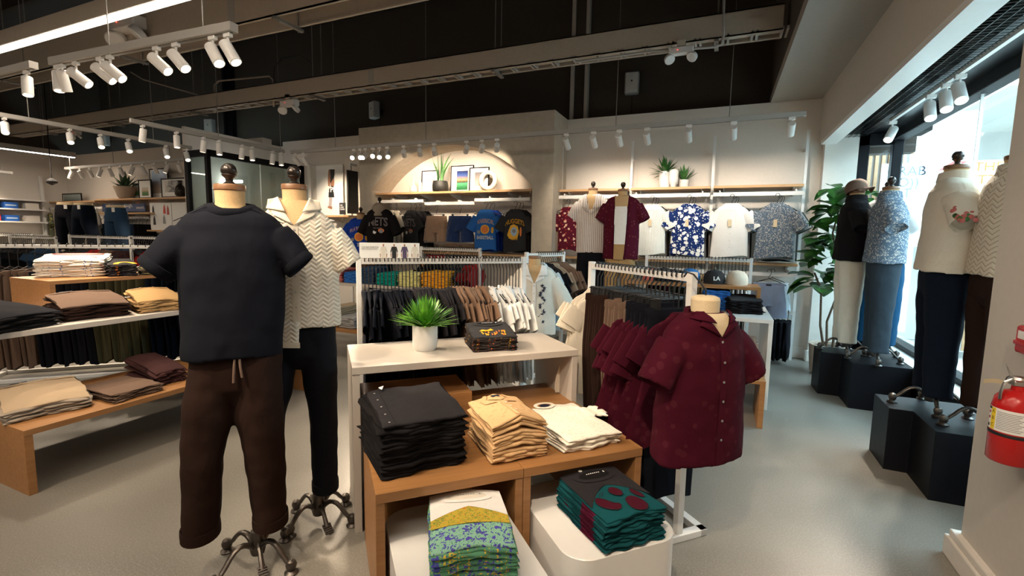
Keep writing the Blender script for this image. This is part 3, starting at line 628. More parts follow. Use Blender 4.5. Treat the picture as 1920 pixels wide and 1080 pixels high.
def hanger_mesh(arm=.20, neck=.17, clip=False, wire=False):
    """origin: point where the hook rests on the rail"""
    mb = MB(); r = .0036; hook = [(-.022 * 0, .022 * math.cos(t), -.0 + .022 * math.sin(t)) for t in [PI * 1.15 - i * PI * 1.15 / 8 for i in range(9)]]
    pts = [(y, 0, z * 1.0 - .008) for (_, y, z) in hook]
    mb.tube(pts + [(.022, 0, -.03), (.012, 0, -.06), (0, 0, -.075), (0, 0, -neck)], r, 6)
    if clip:
        mb.tube([(-arm, 0, -neck - .01), (arm, 0, -neck - .01)], .004, 6)
        for s in (-1, 1): mb.cbox((s * arm * .82, 0, -neck - .03), (.022, .03, .055))
    else:
        mb.tube([(-arm, 0, -neck - .075), (-arm * .5, 0, -neck - .03), (0, 0, -neck + .002), (arm * .5, 0, -neck - .03), (arm, 0, -neck - .075)], .005, 6)
        mb.tube([(-arm, 0, -neck - .075), (arm, 0, -neck - .075)], .003, 6)
    return mb.mesh('hanger', 'hanger_black')
H_LONG, H_CLIP, H_WALL = hanger_mesh(.20, .22), hanger_mesh(.15, .12, True), hanger_mesh(.19, .10)
def hang_row(pA, pB, z, yaw, specs, jitter=3, seed=1, hlabel='black hanger', side='from the left'):
    """specs: list of (count, mesh or (mesh, waistband mesh), hanger mesh, drop, name, label, category, group)"""
    rnd = random.Random(seed); pA, pB = Vector(pA), Vector(pB); tot = sum(s[0] for s in specs); i = 0
    for (cnt, me, hm, drop, nm, lab, cat, grp) in specs:
        ms = me if isinstance(me, list) else [me]
        for c in range(cnt):
            p = pA.lerp(pB, (i + .5) / tot); a = yaw + R(rnd.uniform(-jitter, jitter)); i += 1
            zj = rnd.uniform(-.012, .012)
            od = ', ' + ORD[c] + ' ' + side; tag(place('hanger', hm, None, (p.x, p.y, z), a), hlabel + od + ', holding ' + grp, 'hanger', 'hangers with ' + grp)
            m_ = ms[c % len(ms)]
            if isinstance(m_, tuple):
                g = tag(place(nm, m_[0], None, (p.x, p.y, z - drop + zj), a), lab + od, cat, grp); place('waistband', m_[1], g)
            else: tag(place(nm, m_, None, (p.x, p.y, z - drop + zj), a), lab + od, cat, grp)
def rack(label, pA, pB, z=1.33, foot=.22, base=True, name='clothes_rack', mid=False, post=.032):
    pA, pB = Vector((*pA[:2], 0)), Vector((*pB[:2], 0)); d = pB - pA; L = d.length; a = math.atan2(d.y, d.x)
    t = thing(name, label, 'clothes rack', pA, a); h = post / 2
    B(-h, -.012, z - .035, L + h, .012, z).build('rail', 'white_metal', t, smooth=0, bevel=.002)
    for x in (0, L): B(x - h, -h, .035, x + h, h, z + .012).build('post', 'white_metal', t, smooth=0, bevel=.003)
    if mid: B(L / 2 - h, -h, .035, L / 2 + h, h, z + .005).build('post', 'white_metal', t, smooth=0, bevel=.003)
    if base:
        m = MB(); w_ = .045
        for x in (-h - .01, L + h - w_ + .01): m.box(x, -foot, 0, x + w_, foot, .035)
        for s in (-1, 1): m.box(-h - .01, s * foot - (w_ if s > 0 else 0), 0, L + h + .01, s * foot + (0 if s > 0 else w_), .035)
        m.build('base_frame', 'white_metal', t, smooth=0, bevel=.003)
    return t, a, L

# ---------------------------------------------------------------- folded stacks
def fold_mesh(name, w_, d, h, mats, seed=1, shape=None, rag=.012, nx=16, k=None, drape=None):
    rnd = random.Random(seed); ph = [rnd.uniform(0, 6.28) for _ in range(6)]; rings = []; r = h / 2
    prof = []
    nf = 6
    for i in range(nf + 1): t = -PI / 2 - PI * i / nf; prof.append((r + r * math.cos(t), r + r * math.sin(t)))     # rounded front fold
    for i in range(1, 9): prof.append((r + (d - 2 * r) * i / 9, h))
    for i in range(5): t = PI / 2 - PI * i / 4; prof.append((d - r + r * math.cos(t), r + r * math.sin(t)))
    for i in range(1, 5): prof.append((d - r - (d - 2 * r) * i / 5, 0))
    for i in range(nx + 1):
        s = i / nx; x = (s - .5) * w_; e = min(1, min(s, 1 - s) * nx / 1.0 + .35); ring = []
        for (y, z) in prof:
            fy = y + rag * (math.sin(s * 9 + ph[0]) + .6 * math.sin(s * 23 + ph[1])) * (1 if y < d / 2 else 1.2)
            fx = x + rag * math.sin(y / d * 8 + ph[2]) * (abs(s - .5) * 2) + rag * .5 * math.sin(y / d * 21 + ph[3]) * (abs(s - .5) * 2)
            fz = (z - h / 2) * e + h / 2 + h * .12 * math.sin(s * 11 + ph[4] + y * 20)
            if shape: fz += shape(s - .5, y / d)
            ring.append((fx, fy, fz))
        rings.append(ring)
    return MB().loft(rings, (True, True)).mesh(name, mats)
def stack(p0, p1, d, H, n, mat, name, label, toplabel, cat, group, shape=None, topmat=None, rag=.010, seed=3, jit=.006, k_side=1.0, topfn=None, tops=1):
    """p0, p1: front corners on the surface; the stack grows up and back"""
    p0, p1 = Vector(p0), Vector(p1); e = p1 - p0; w_ = math.hypot(e.x, e.y); a = math.atan2(e.y, e.x); c = (p0 + p1) / 2; z = p0.z; h = H / n
    rnd = random.Random(seed); top = None
    shp = [((lambda a, b_, k_=k_: shape(a, b_) * k_) if shape else None) for k_ in (.15, .55, 1.0)]
    ms = [[fold_mesh(name, w_, d, h * 1.12, mat, seed + q * 5 + l_, shp[l_], rag) for q in range(2 if n > 6 else 1)] for l_ in range(3)]
    for i in range(n):
        last = i == n - 1; L_ = ms[min(2, int(3 * (i + .5) / n))]; me = L_[i % len(L_)]
        if last and topmat: me = fold_mesh(name, w_ * .99, d, h * 1.12, topmat, seed + 9, shape, rag * .5)
        o = place(name, me, None, (c.x + rnd.uniform(-jit, jit), c.y + rnd.uniform(-jit, jit), z + i * h + .001), a + R(rnd.uniform(-1.6, 1.6)))
        tag(o, toplabel if last else label + ', ' + ORD[n - i - 1] + ' from the top', cat, group); top = o
    if topfn: topfn(top, w_, d, h * 1.12, shape or (lambda s, y: 0))
    return top
def lay(shape, h, w_, d, off=.0015):
    """warp: flat (x, y) in stack space -> on top of the top garment"""
    return lambda x, y: (x, y, h * 1.05 + off + shape(x / w_, y / d))
def ribbon_on(mb, pts, wd, f, close=False):
    n = len(pts); vs = []
    for i, (x, y) in enumerate(pts):
        a = pts[(i + 1) % n] if close or i < n - 1 else pts[i]; b_ = pts[(i - 1) % n] if close or i > 0 else pts[i]
        dx, dy = a[0] - b_[0], a[1] - b_[1]; l = math.hypot(dx, dy) or 1; nx_, ny_ = -dy / l * wd / 2, dx / l * wd / 2
        vs += [f(x + nx_, y + ny_), f(x - nx_, y - ny_)]
    fs = [(2 * i, 2 * i + 1, (2 * i + 3) % (2 * n), (2 * i + 2) % (2 * n)) for i in range(n if close else n - 1)]
    mb.add(vs, fs); return mb
def poly_on(mb, pts, f, sub=3):
    """fan-filled polygon laid on the garment"""
    cx, cy = sum(p[0] for p in pts) / len(pts), sum(p[1] for p in pts) / len(pts); n = len(pts); rings = [[f(cx + (x - cx) * s, cy + (y - cy) * s) for x, y in pts] for s in [1 - i / sub for i in range(sub)]] 
    o = [q for r_ in rings for q in r_] + [f(cx, cy)]; fs = []
    for i in range(sub - 1):
        for j in range(n): fs.append((i * n + j, i * n + (j + 1) % n, (i + 1) * n + (j + 1) % n, (i + 1) * n + j))
    for j in range(n): fs.append(((sub - 1) * n + j, (sub - 1) * n + (j + 1) % n, sub * n))
    mb.add(o, fs); return mb
def ell(cx, cy, a, b_, n=20, t0=0, t1=2 * PI): return [(cx + a * math.cos(t0 + (t1 - t0) * i / n), cy + b_ * math.sin(t0 + (t1 - t0) * i / n)) for i in range(n + (0 if abs(t1 - t0 - 2 * PI) < 1e-6 else 1))]
def crew_neck(mat, inner, tagmat='white_ink', rr=.33):
    """round neck opening at the far end of a folded tee: band, dark inside, size print"""
    def fn(o, w_, d, h, shape):
        f = lay(shape, h, w_, d); m = MB(); cy = d * .84; a, b_ = w_ * rr * .72, d * .115
        poly_on(m, ell(0, cy, a, b_, 24), lay(shape, h, w_, d, .002)); m.build('neck_opening', inner, o)
        m = MB(); ribbon_on(m, ell(0, cy, a * 1.06, b_ * 1.08, 28), .022, lay(shape, h, w_, d, .0035), True); m.build('neck_band', mat, o)
        lt = MB()
        for i in range(7): poly_on(lt, ell(-.03 + i * .010, cy + .012 * (1 if i else 1), .0032, .004, 6), lay(shape, h, w_, d, .0045), 1)
        poly_on(lt, ell(.055, cy + .012, .004, .007, 8), lay(shape, h, w_, d, .0045), 1); lt.build('size_print', tagmat, o)
    return fn

# ---------------------------------------------------------------- tables
def nest_table(name, label, p, rz, L, D, H, mat, th=.036, leg=.036, cat='table', feet=True, aprons=True):
    t = thing(name, label, cat, p, rz)
    B(0, 0, H - th, L, D, H).build('tabletop', mat, t, smooth=0, bevel=.002)
    for x in (0, L - leg): B(x, .004, 0, x + leg, D - .004, H - th).build('side_panel', mat, t, smooth=0, bevel=.002)
    if aprons: B(leg, D * .5, H - th - .02, L - leg, D * .5 + .03, H - th).build('apron', 'steel' if mat == 'laminate' else mat, t, smooth=0)
    return t
O = UV(.107, 2.36)
nest_table('display_table', 'pale laminate table in the middle with a potted plant on top', O, A45, 1.244, .52, .855, 'laminate')
nest_table('nesting_cube', 'open oak nesting cube on the left, under the pale table, with black shirts on top', UV(.150, 1.71), A45, .590, .60, .55, 'oak', .04, .034, 'display cube')
nest_table('nesting_cube', 'open oak nesting cube on the right, with cream knits on top', UV(.742, 1.71), A45, .589, 1.02, .55, 'oak', .04, .034, 'display cube')
tag(B(0, 0, 0, .56, .34, .66).build('riser_block', 'oak', None, UV(.165, 2.40), A45, 0, .003), 'oak riser box behind the oak cube, under the pale table', 'riser')
def tub(p, sx, sy, h, lab):
    m = MB(); r = .10; pts = []
    for cx_, cy_, a0 in ((sx - r, sy - r, 0), (r, sy - r, 90), (r, r, 180), (sx - r, r, 270)):
        for i in range(9): t = R(a0 + i * 11.25); pts.append((cx_ + r * math.cos(t), cy_ + r * math.sin(t)))
    m.loft([[(x, y, z) for x, y in pts] for z in (0, h - .003)] + [[(x + (sx / 2 - x) * .01, y + (sy / 2 - y) * .01, h) for x, y in pts]]); 
    return tag(m.build('display_block', 'tub_white', None, p, A45, 30), lab, 'display block')
tub(UV(.200, 1.16), .49, .78, .34, 'white round-cornered display block with the flower-print shirts, inside the left oak cube')
tub(UV(.792, 1.375), .498, .56, .34, 'white round-cornered display block with the teal and maroon tees, inside the right oak cube')

# pale plant on the table
def grass_plant(loc, n, Lr, spread, mat, pot, pr, ph_, label, nm='potted_plant', seed=2, wd=.010, droop=.5, ring=.3):
    t = thing(nm, label, 'plant', loc); rnd = random.Random(seed)
    MB().lathe([(pr * .84, 0), (pr * .93, .012), (pr, .035), (pr, ph_ - .005), (pr * .98, ph_), (pr * .93, ph_), (pr * .92, ph_ - .02)], 32, cap=(True, False)).build('pot', pot, t)
    MB().lathe([(0.001, ph_ - .012), (pr * .92, ph_ - .018)], 20, cap=(False, False)).build('soil', 'soil', t)
    for g in range(5):
        m = MB()
        for i in range(n // 5):
            a = rnd.uniform(0, 2 * PI); L = Lr * rnd.uniform(.62, 1.1); el = R(rnd.uniform(18, 88)); q = 7; base = Vector((math.cos(a), math.sin(a), 0)) * pr * ring * rnd.random() + Vector((0, 0, ph_ - .015))
            d = Vector((math.cos(a) * math.cos(el), math.sin(a) * math.cos(el), math.sin(el))) ; side = Vector((-math.sin(a), math.cos(a), 0)); vs = []; dr = droop * rnd.uniform(.5, 1.3) * math.cos(el)
            for j in range(q + 1):
                s = j / q; c = base + d * (L * s * spread) + Vector((0, 0, -dr * L * s * s * .8)); ww = wd * (math.sin(PI * min(1, s * .9 + .12)) ** .8) * rnd.uniform(.95, 1.05)
                vs += [tuple(c + side * ww / 2), tuple(c + Vector((0, 0, -ww * .18))), tuple(c - side * ww / 2)]
            m.add(vs, [(3 * j + e_, 3 * j + e_ + 1, 3 * j + e_ + 4, 3 * j + e_ + 3) for j in range(q) for e_ in (0, 1)])
        m.build('leaf_spray', mat, t)
    return t
pp = at(797, 655, z=.855)
grass_plant(pp, 330, .19, 1.0, 'leaf_bright', 'pot_white', .070, .142, 'bushy bright green grass-like plant in a white pot on the pale table', wd=.015, droop=.22)
pt = [o for o in bpy.data.objects if o.name == 'potted_plant'][0]; pt.scale = (1.0,) * 3

# ---- stacks on the centre tables
def PT(px, py, z): return at(px, py, z=z)
chev = lambda s, y: .045 * (1 - abs(s) * 2) * (1 - y * .5)
hump = lambda s, y: .022 * math.cos(s * 2.6) + .012 * math.sin(y * 4)
def slope_(k1, k2=0): return lambda s, y: k1 * y + k2 * (s + .5)
def polo_collar(mat):
    def fn(o, w_, d, h, shape):
        f = lay(shape, h, w_, d, .004)
        for s in (-1, 1):
            m = MB(); m.add([f(s * .02, d * .62), f(s * .075, d * .66), f(s * .085, d * .82), f(s * .05, d * .98), f(s * .035, d * .96), f(s * .055, d * .80)], [(0, 1, 2, 5), (5, 2, 3, 4)]); q = m.build('collar', mat, o)
        m = MB(); poly_on(m, [(-.03, d * .96), (.03, d * .96), (.045, d * .82), (0, d * .66), (-.045, d * .82)], lay(shape, h, w_, d, .002)); m.build('neck_opening', 'tan', o)
        m = MB(); poly_on(m, [(-.022, d * .93), (.022, d * .93), (.020, d * .84), (-.020, d * .84)], lay(shape, h, w_, d, .005), 1); m.build('neck_label', 'navy_label', o)
        m = MB(); ribbon_on(m, [(.0, d * .02), (0, d * .25), (.0, d * .45), (.005, d * .66)], .03, lay(shape, h, w_, d, .003)); m.build('placket', mat, o)
        m = MB()
        for i in range(3): poly_on(m, ell(.005, d * (.5 - i * .17), .006, .006, 10), lay(shape, h, w_, d, .005), 1)
        m.build('button', 'white_ink', o)
    return fn
def side_buttons(o, w_, d, h, shape):
    m = MB(); f = lay(shape, h, w_, d, .003)
    for i in range(5): poly_on(m, ell(-w_ * .42, d * (.06 + i * .2), .0045, .0045, 10), f, 1)
    m.build('button', 'speaker_grey', o)
    m = MB(); ribbon_on(m, [(-w_ * .36, d * s) for s in (.01, .3, .6, .95)], .0015, f); m.build('placket_seam', 'blackcloth', o)
    m = MB(); poly_on(m, [(-w_ * .35, d * .96), (-w_ * .27, d * 1.0), (-w_ * .32, d * .88)], lay(shape, h, w_, d, .012), 1); m.build('paper_tag', 'paper', o)
def ragged_sleeves(p, a, n, H, mat, W=.10, D=.16, lab='', grp=''): pass
stack(PT(716, 903, .55), PT(873, 868, .55), .40, .215, 17, 'blackcloth', 'folded_shirt', 'black folded knit shirt in the tall black stack', 'topmost black knit shirt with a button placket, on the tall black stack', 'folded shirt', 'black folded knit shirts on the left oak cube',
      slope_(.02), 'charcoal', .009, 11, .008, topfn=side_buttons)
stack(PT(924, 874, .55), PT(1026, 856, .55), .33, .165, 13, 'tan', 'folded_shirt', 'tan folded polo knit in the peaked tan stack', 'topmost tan polo with open collar and dark neck label, on the peaked tan stack', 'folded shirt', 'tan folded polo knits on the oak cube',
      chev, 'tan_knit', .005, 21, .006, topfn=polo_collar('tan'))
def cream_fn(o, w_, d, h, shape):
    m = MB(); f = lay(shape, h, w_, d, .004); ribbon_on(m, ell(-.03, d * 1.0, .05, .035, 20), .02, f, True); m.build('collar', 'ivory', o)
    m = MB(); poly_on(m, ell(-.03, d * .995, .03, .02, 12), f, 1); m.build('neck_label', 'navy_label', o)
    q = fold_mesh('sleeve', .13, .12, h * 1.3, 'ivory_knit', 7, None, .008); s_ = place('sleeve', q, o, (w_ * .52, d * .50, .0), R(-14))
stack(PT(1062, 853, .55), PT(1160, 831, .55), .42, .062, 6, 'ivory', 'folded_shirt', 'cream folded knit shirt in the low cream stack', 'topmost cream waffle knit shirt at the right end of the oak cubes', 'folded shirt', 'cream folded knit shirts on the right oak cube',
      slope_(.0, .0), 'ivory_knit', .010, 31, .008, topfn=cream_fn)
def iris_fn(o, w_, d, h, shape):
    crew_neck('white_cloth', 'offwhite', 'ink_grey', .42)(o, w_, d, h, lambda a, b_: shape(a, b_) + .002)
    f = lay(shape, h, w_, d, .002)
    m = MB(); m.grid(12, 8, lambda u, v: f((u - .5) * w_ * .985, d * .30 + v * d * .34)); m.build('meadow_print', 'meadow_print', o)
    f = lay(shape, h, w_, d, .003); m = MB(); m.grid(12, 10, lambda u, v: f((u - .5) * w_ * .99, (d * .60 - .03 * abs(u - .5) * 4) * (1 - v) + v * d * .995)); m.build('white_yoke', 'white_cloth', o)
stack(PT(808, 1110, .34), PT(968, 1092, .34), .36, .12, 11, 'garden_print', 'folded_tee', 'folded flower-print tee on the left white block', 'topmost white tee with blue and yellow flower-garden print, on the left white block', 'folded shirt', 'flower-print tees on the left white block',
      hump, 'iris_print', .006, 41, .004, topfn=iris_fn)
def teal_fn(o, w_, d, h, shape):
    crew_neck('charcoal', 'blackcloth', 'white_ink', .40)(o, w_, d, h, lambda a, b_: shape(a, b_) + .002)
    f = lay(shape, h, w_, d, .0022)
    m = MB(); m.grid(14, 12, lambda u, v: f((u - .5) * w_ * .995, (d * .60 - .16 * abs(u - .5) ** 1.5 * 2) * (1 - v) + v * d * .995)); m.build('charcoal_yoke', 'charcoal', o)
    f2, f3 = lay(shape, h, w_, d, .0040), lay(shape, h, w_, d, .0032)
    # loose abstract shapes in maroon with dark outlines
    P_ = [[(-.5, .30), (-.40, .17), (-.22, .10), (-.10, .20), (-.22, .25), (-.30, .36), (-.42, .42)], [(.02, .02), (.22, .0), (.34, .12), (.25, .30), (.05, .28), (-.03, .14)], [(-.06, .36), (.10, .33), (.16, .46), (.02, .54), (-.10, .47)], [(.26, .34), (.40, .20), (.46, .30), (.34, .46)]]
    m, m2 = MB(), MB()
    for p in P_:
        q = [(x * w_ * .82, y * d) for x, y in p]; k2 = len(q); q2 = []
        for i in range(k2):
            a, b_ = Vector(q[i]), Vector(q[(i + 1) % k2]); q2 += [tuple(a.lerp(b_, .25)), tuple(a.lerp(b_, .75))]
        poly_on(m, q2, f3); ribbon_on(m2, q2, .003, f2, True)
    for x in (-.26, -.22, .30): ribbon_on(m2, [(x * w_, d * .40), ((x + .02) * w_, d * .44), ((x + .06) * w_, d * .48)], .0025, f2)
    m.build('abstract_print', 'maroon', o); m2.build('print_outline', 'ink_black', o)
    m = MB(); poly_on(m, ell(-w_ * .14, d * .985, .009, .009, 12), lay(shape, h, w_, d, .006), 1); m.build('round_sticker', 'paper', o)
stack(PT(1133, 1044, .34), PT(1246, 1010, .34), .35, .125, 13, 'teal_print', 'folded_tee', 'folded teal and maroon tee on the right white block', 'topmost charcoal tee with a teal panel and maroon abstract shapes, on the right white block', 'folded shirt', 'teal-print tees on the right white block',
      lambda s, y: .012 * math.cos(s * 2.6), 'teal', .007, 51, .005, topfn=teal_fn)
def flame_fn(o, w_, d, h, shape):
    crew_neck('darkgrey', 'blackcloth', 'white_ink', .40)(o, w_, d, h, shape)
    f = lay(shape, h, w_, d, .003); m = MB(); rnd = random.Random(4)
    m.prism
    m = MB(); poly_on(m, [(-w_ * .30, d * .34), (-w_ * .22, d * .45), (-w_ * .10, d * .40), (w_ * .0, d * .50), (w_ * .04, d * .38), (-w_ * .12, d * .33)], f); m.build('crown_print', 'gold_ink', o)
    m, m2 = MB(), MB()
    for i in range(26):
        x, y = rnd.uniform(-.3, .3) * w_, rnd.uniform(.04, .32) * d; ribbon_on(m if i % 2 else m2, [(x, y), (x + .006, y + .012), (x + .002, y + .026)], .006, f)
    m.build('flame_print', 'orange_ink', o); m2.build('flame_print', 'gold_ink', o)
stack(PT(887, 661, .855), PT(970, 657, .855), .27, .082, 9, 'flame_print', 'folded_tee', 'washed black flame tee stacked beside the potted plant', 'topmost washed black tee with gold crown and flames, beside the potted plant', 'folded shirt', 'washed black flame tees on the pale table',
      lambda s, y: .035 * y, 'darkgrey', .006, 61, .005, topfn=flame_fn)

# ---------------------------------------------------------------- left tables
def YT(x, y, z=0): return Vector((x, y, z))
# long sides run along Y: local x -> world Y, local y -> world -X
nest_table('display_table', 'long pale table at the left edge holding folded trousers and an oak riser', (-4.0, .2, 0), R(90), 3.4, 1.25, .855, 'laminate')
nest_table('bench', 'low oak bench at the left edge with folded trousers, under the long pale table', (-3.475, 1.24, 0), R(90), 2.05, .80, .382, 'oak', .035, .04, 'bench')
nest_table('riser_shelf', 'oak riser shelf standing on the long pale table, holding folded tees', (-4.66, 1.89, .856), R(90), 1.35, .62, .245, 'oak', .028, .034, 'riser', aprons=False)
def lst(pxa, pxb, z, d, H, n, mat, lab, top, grp, cat='folded trousers', shape=None, topmat=None, nm='folded_trousers', rag=.012, seed=5, fn=None):
    return stack(PT(*pxa, z), PT(*pxb, z), d, H, n, mat, nm, lab, top, cat, grp, shape, topmat, rag, seed, .008, topfn=fn)
def waist_fn(mat, tagm='navy_label'):
    def fn(o, w_, d, h, shape):
        f = lay(shape, h, w_, d, .003); m = MB(); ribbon_on(m, [(-w_ * .45 + s * .9 * w_, d * .93) for s in (0, .3, .6, 1)], .03, f); m.build('waistband', mat, o)
        m = MB(); poly_on(m, ell(-w_ * .36, d * .93, .007, .007, 10), lay(shape, h, w_, d, .005), 1); m.build('button', 'speaker_grey', o)
        m = MB(); poly_on(m, [(-w_ * .3, d * 1.0), (-w_ * .1, d * 1.0), (-w_ * .1, d * .965), (-w_ * .3, d * .965)], lay(shape, h, w_, d, .005), 1); m.build('waist_label', tagm, o)
        for q in (-.18, .12): m = MB(); ribbon_on(m, [(w_ * q, d * .90), (w_ * q, d * .97)], .012, lay(shape, h, w_, d, .006)); m.build('belt_loop', mat, o)
    return fn
sl = lambda s, y: .10 * y * (1 - y * .35) + .012 * math.cos(s * 3)
lst((-60, 640), (116, 606), .856, .42, .085, 8, 'blackcloth', 'black folded trousers at the left end of the long table', 'topmost black trousers at the left end of the long pale table', 'black folded trousers on the long pale table', shape=sl, topmat='blackpants', fn=waist_fn('blackpants'))
lst((120, 604), (247, 590), .856, .36, .095, 9, 'brown_cord', 'dark brown folded trousers under the oak riser', 'topmost mid-brown trousers in the stack under the oak riser', 'brown folded trousers on the long pale table', shape=sl, topmat='taupe', fn=waist_fn('taupe'))
lst((262, 588), (345, 580), .856, .36, .085, 9, 'khaki', 'khaki folded trousers on the long pale table', 'topmost khaki trousers in the stack beside the navy-shirted mannequin', 'khaki folded trousers on the long pale table', shape=sl, topmat='khaki', fn=waist_fn('khaki'))
lst((8, 797), (172, 762), .382, .36, .065, 7, 'stone', 'beige folded trousers in the low stack on the oak bench', 'topmost beige trousers with button and belt loops, on the oak bench', 'beige folded trousers on the oak bench', shape=sl, topmat='beige', fn=waist_fn('beige'))
lst((214, 757), (306, 731), .382, .40, .045, 9, 'taupe', 'taupe folded trousers in the flat stack on the oak bench', 'topmost taupe trousers in the flat stack on the oak bench', 'taupe folded trousers on the oak bench', shape=lambda s, y: .01, topmat='taupe')
lst((296, 725), (352, 711), .382, .42, .085, 8, 'plum', 'dark plum folded trousers at the far end of the oak bench', 'topmost dark plum trousers at the far end of the oak bench', 'plum folded trousers on the oak bench', shape=sl, topmat='plum')
lst((66, 521), (198, 518), 1.102, .36, .145, 13, 'white_print', 'white printed tee in the tall stack on the riser', 'topmost white tee with a red collar, on the tall stack on the oak riser', 'white printed tees on the oak riser', 'folded shirt', lambda s, y: .035 * y, 'white_cloth', 'folded_tee', fn=lambda o, w_, d, h, sh: (crew_neck('rose', 'offwhite', 'ink_grey', .5)(o, w_, d, h, sh),
    ribbon_on(MB(), ell(0, d * .1, w_ * .36, d * .40, 20, .2, PI - .2), .012, lay(sh, h, w_, d, .003)).build('red_arc_print', 'rose', o), ribbon_on(MB(), ell(0, d * .02, w_ * .32, d * .34, 20, .3, PI - .3), .012, lay(sh, h, w_, d, .003)).build('blue_arc_print', 'pale_blue_ink', o)))
lst((205, 519), (258, 517), 1.102, .36, .10, 10, 'night_print', 'dark orange-marked tee in the stack on the riser', 'topmost dark tee with yellow curved lettering, next to the white tees on the riser', 'dark printed tees on the oak riser', 'folded shirt', lambda s, y: .035 * y, 'darkgrey', 'folded_tee',
    fn=lambda o, w_, d, h, sh: (ribbon_on(MB(), ell(.02, -d * .1, w_ * .36, d * .42, 16, .3, PI - .3), .035, lay(sh, h, w_, d, .003)).build('arched_lettering', 'gold_ink', o)))
lst((264, 516), (330, 514), 1.102, .34, .052, 7, 'olive_print', 'olive tee in the low stack on the riser', 'topmost olive tee on the oak riser beside the navy-shirted mannequin', 'olive tees on the oak riser', 'folded shirt', None, 'olive_print', 'folded_tee')

# ================================================================ racks with clothes
def SH(nm, mat, W=.46, L=.62, sl=.17, b_=.012, wr=.38, cuffw=.080, drop=.95, n=4): return [hung_shirt_mesh(nm, mat, W - .012 * (q % 3), L + .015 * (q % 2), b_, sl * (.7 + .35 * ((q * 7) % 4) / 3), 10 + q * 7, wr * (1 + q * .2), 5 + q, cuffw, drop + .12 * (q % 3 - 1))[0] for q in range(n)]
# centre rack, along u behind the pale table
a_, b2_ = UV(.20, 3.22), UV(1.36, 3.22)
rack('white clothes rack of tees directly behind the pale table', a_, b2_, 1.34)
T = lambda c, lab, g: ('hanging_tee', lab, 'hanging shirt', g)
hang_row(UV(.225, 3.22), UV(1.335, 3.22), 1.34, A45 + R(90), [
    (12, SH('tee', 'navy', .50, .66), H_LONG, .21, 'hanging_tee', 'navy tee on the rack behind the pale table', 'hanging shirt', 'navy tees on the centre rack'),
    (13, SH('tee', 'charcoal', .50, .64), H_LONG, .21, 'hanging_tee', 'charcoal tee on the rack behind the pale table', 'hanging shirt', 'charcoal tees on the centre rack'),
    (10, SH('tee', 'mocha', .48, .62), H_LONG, .21, 'hanging_tee', 'mocha brown tee on the rack behind the pale table', 'hanging shirt', 'mocha tees on the centre rack'),
    (11, SH('tee', 'white_cloth', .48, .62), H_LONG, .21, 'hanging_tee', 'white tee on the rack behind the pale table', 'hanging shirt', 'white tees on the centre rack')], 9, 3, 'black hanger', 'from the left')
pl = [hung_pants_mesh('trousers', m_, .36, .62, .012, 3 + i) for i, m_ in enumerate(('blackpants', 'blackpants'))]
# sign on top of the centre rack
sgn = thing('rack_sign', 'white landscape sign with four small tee pictures on the rack behind the plant', 'sign', UV(.205, 3.20, 1.345), A45)
B(0, 0, 0, .385, .006, .10).build('board', 'paper', sgn)
for i, m_ in enumerate(('offwhite', 'ink_black', 'plum_ink', 'offwhite')):
    x = .15 + i * .068; q = MB(); s_ = lambda pts: q.prism([(x + a, b_) for a, b_ in pts], -.001, .0)
    s_([(-.014, .0), (.014, .0), (.014, .055), (.021, .03), (.024, .045), (.015, .075), (-.015, .075), (-.024, .045), (-.021, .03), (-.014, .055)])
    q.xf(Matrix.Translation((0, -.001, .0)) @ Matrix.Rotation(R(90), 4, 'X')); q.build('tee_picture', m_, sgn, smooth=0)
    q = MB(); q.prism([(x - .004, .075), (x + .004, .075), (x + .005, .092), (x - .005, .092)], -.001, 0); q.prism([(x - .024, .03), (x - .018, .03), (x - .017, .005), (x - .022, .005)], -.001, 0); q.prism([(x + .018, .03), (x + .024, .03), (x + .022, .005), (x + .017, .005)], -.001, 0)
    q.xf(Matrix.Translation((0, -.0005, 0)) @ Matrix.Rotation(R(90), 4, 'X')); q.build('skin_picture', 'skin_ink', sgn, smooth=0)
lettering('caption', 'THE A&F ESSENTIAL\nTEE COLLECTION', .0125, 'ink_grey', sgn, (.012, -.002, .065), align='LEFT')

# maroon rack, running away from the camera
u0 = 1.615
t, ra, rl = rack('white clothes rack with maroon shirts at its near end, right of the oak cubes', UV(u0, 1.77), UV(u0, 2.68), 1.335, .17, True, post=.036)
B(-.055, -.005, .80, -.0, .005, .81).build('peg', 'white_metal', t)
hang_row(UV(u0, 2.62), UV(u0, 1.84), 1.335, A45, [
    (4, SH('shirt', 'cream', .46, .62, .14, .014, .6), H_LONG, .16, 'hanging_shirt', 'cream shirt at the far end of the maroon shirt rack', 'hanging shirt', 'cream shirts on the maroon shirt rack'),
    (6, [hung_pants_mesh('trousers', 'brown_cord', .37, .98, .016, q) for q in (1, 2)], H_CLIP, .17, 'hanging_trousers', 'dark brown trousers on the maroon shirt rack', 'hanging trousers', 'dark brown trousers on the maroon shirt rack'),
    (6, [hung_pants_mesh('trousers', 'taupe', .37, .98, .016, q) for q in (3, 4)], H_CLIP, .17, 'hanging_trousers', 'light brown corduroy trousers on the maroon shirt rack', 'hanging trousers', 'light brown trousers on the maroon shirt rack'),
    (6, [hung_pants_mesh('trousers', 'navy', .37, .98, .016, q) for q in (5, 6)], H_CLIP, .17, 'hanging_trousers', 'black-blue trousers on the maroon shirt rack', 'hanging trousers', 'black-blue trousers on the maroon shirt rack')],
    4, 5, 'clip hanger', 'from the far end')
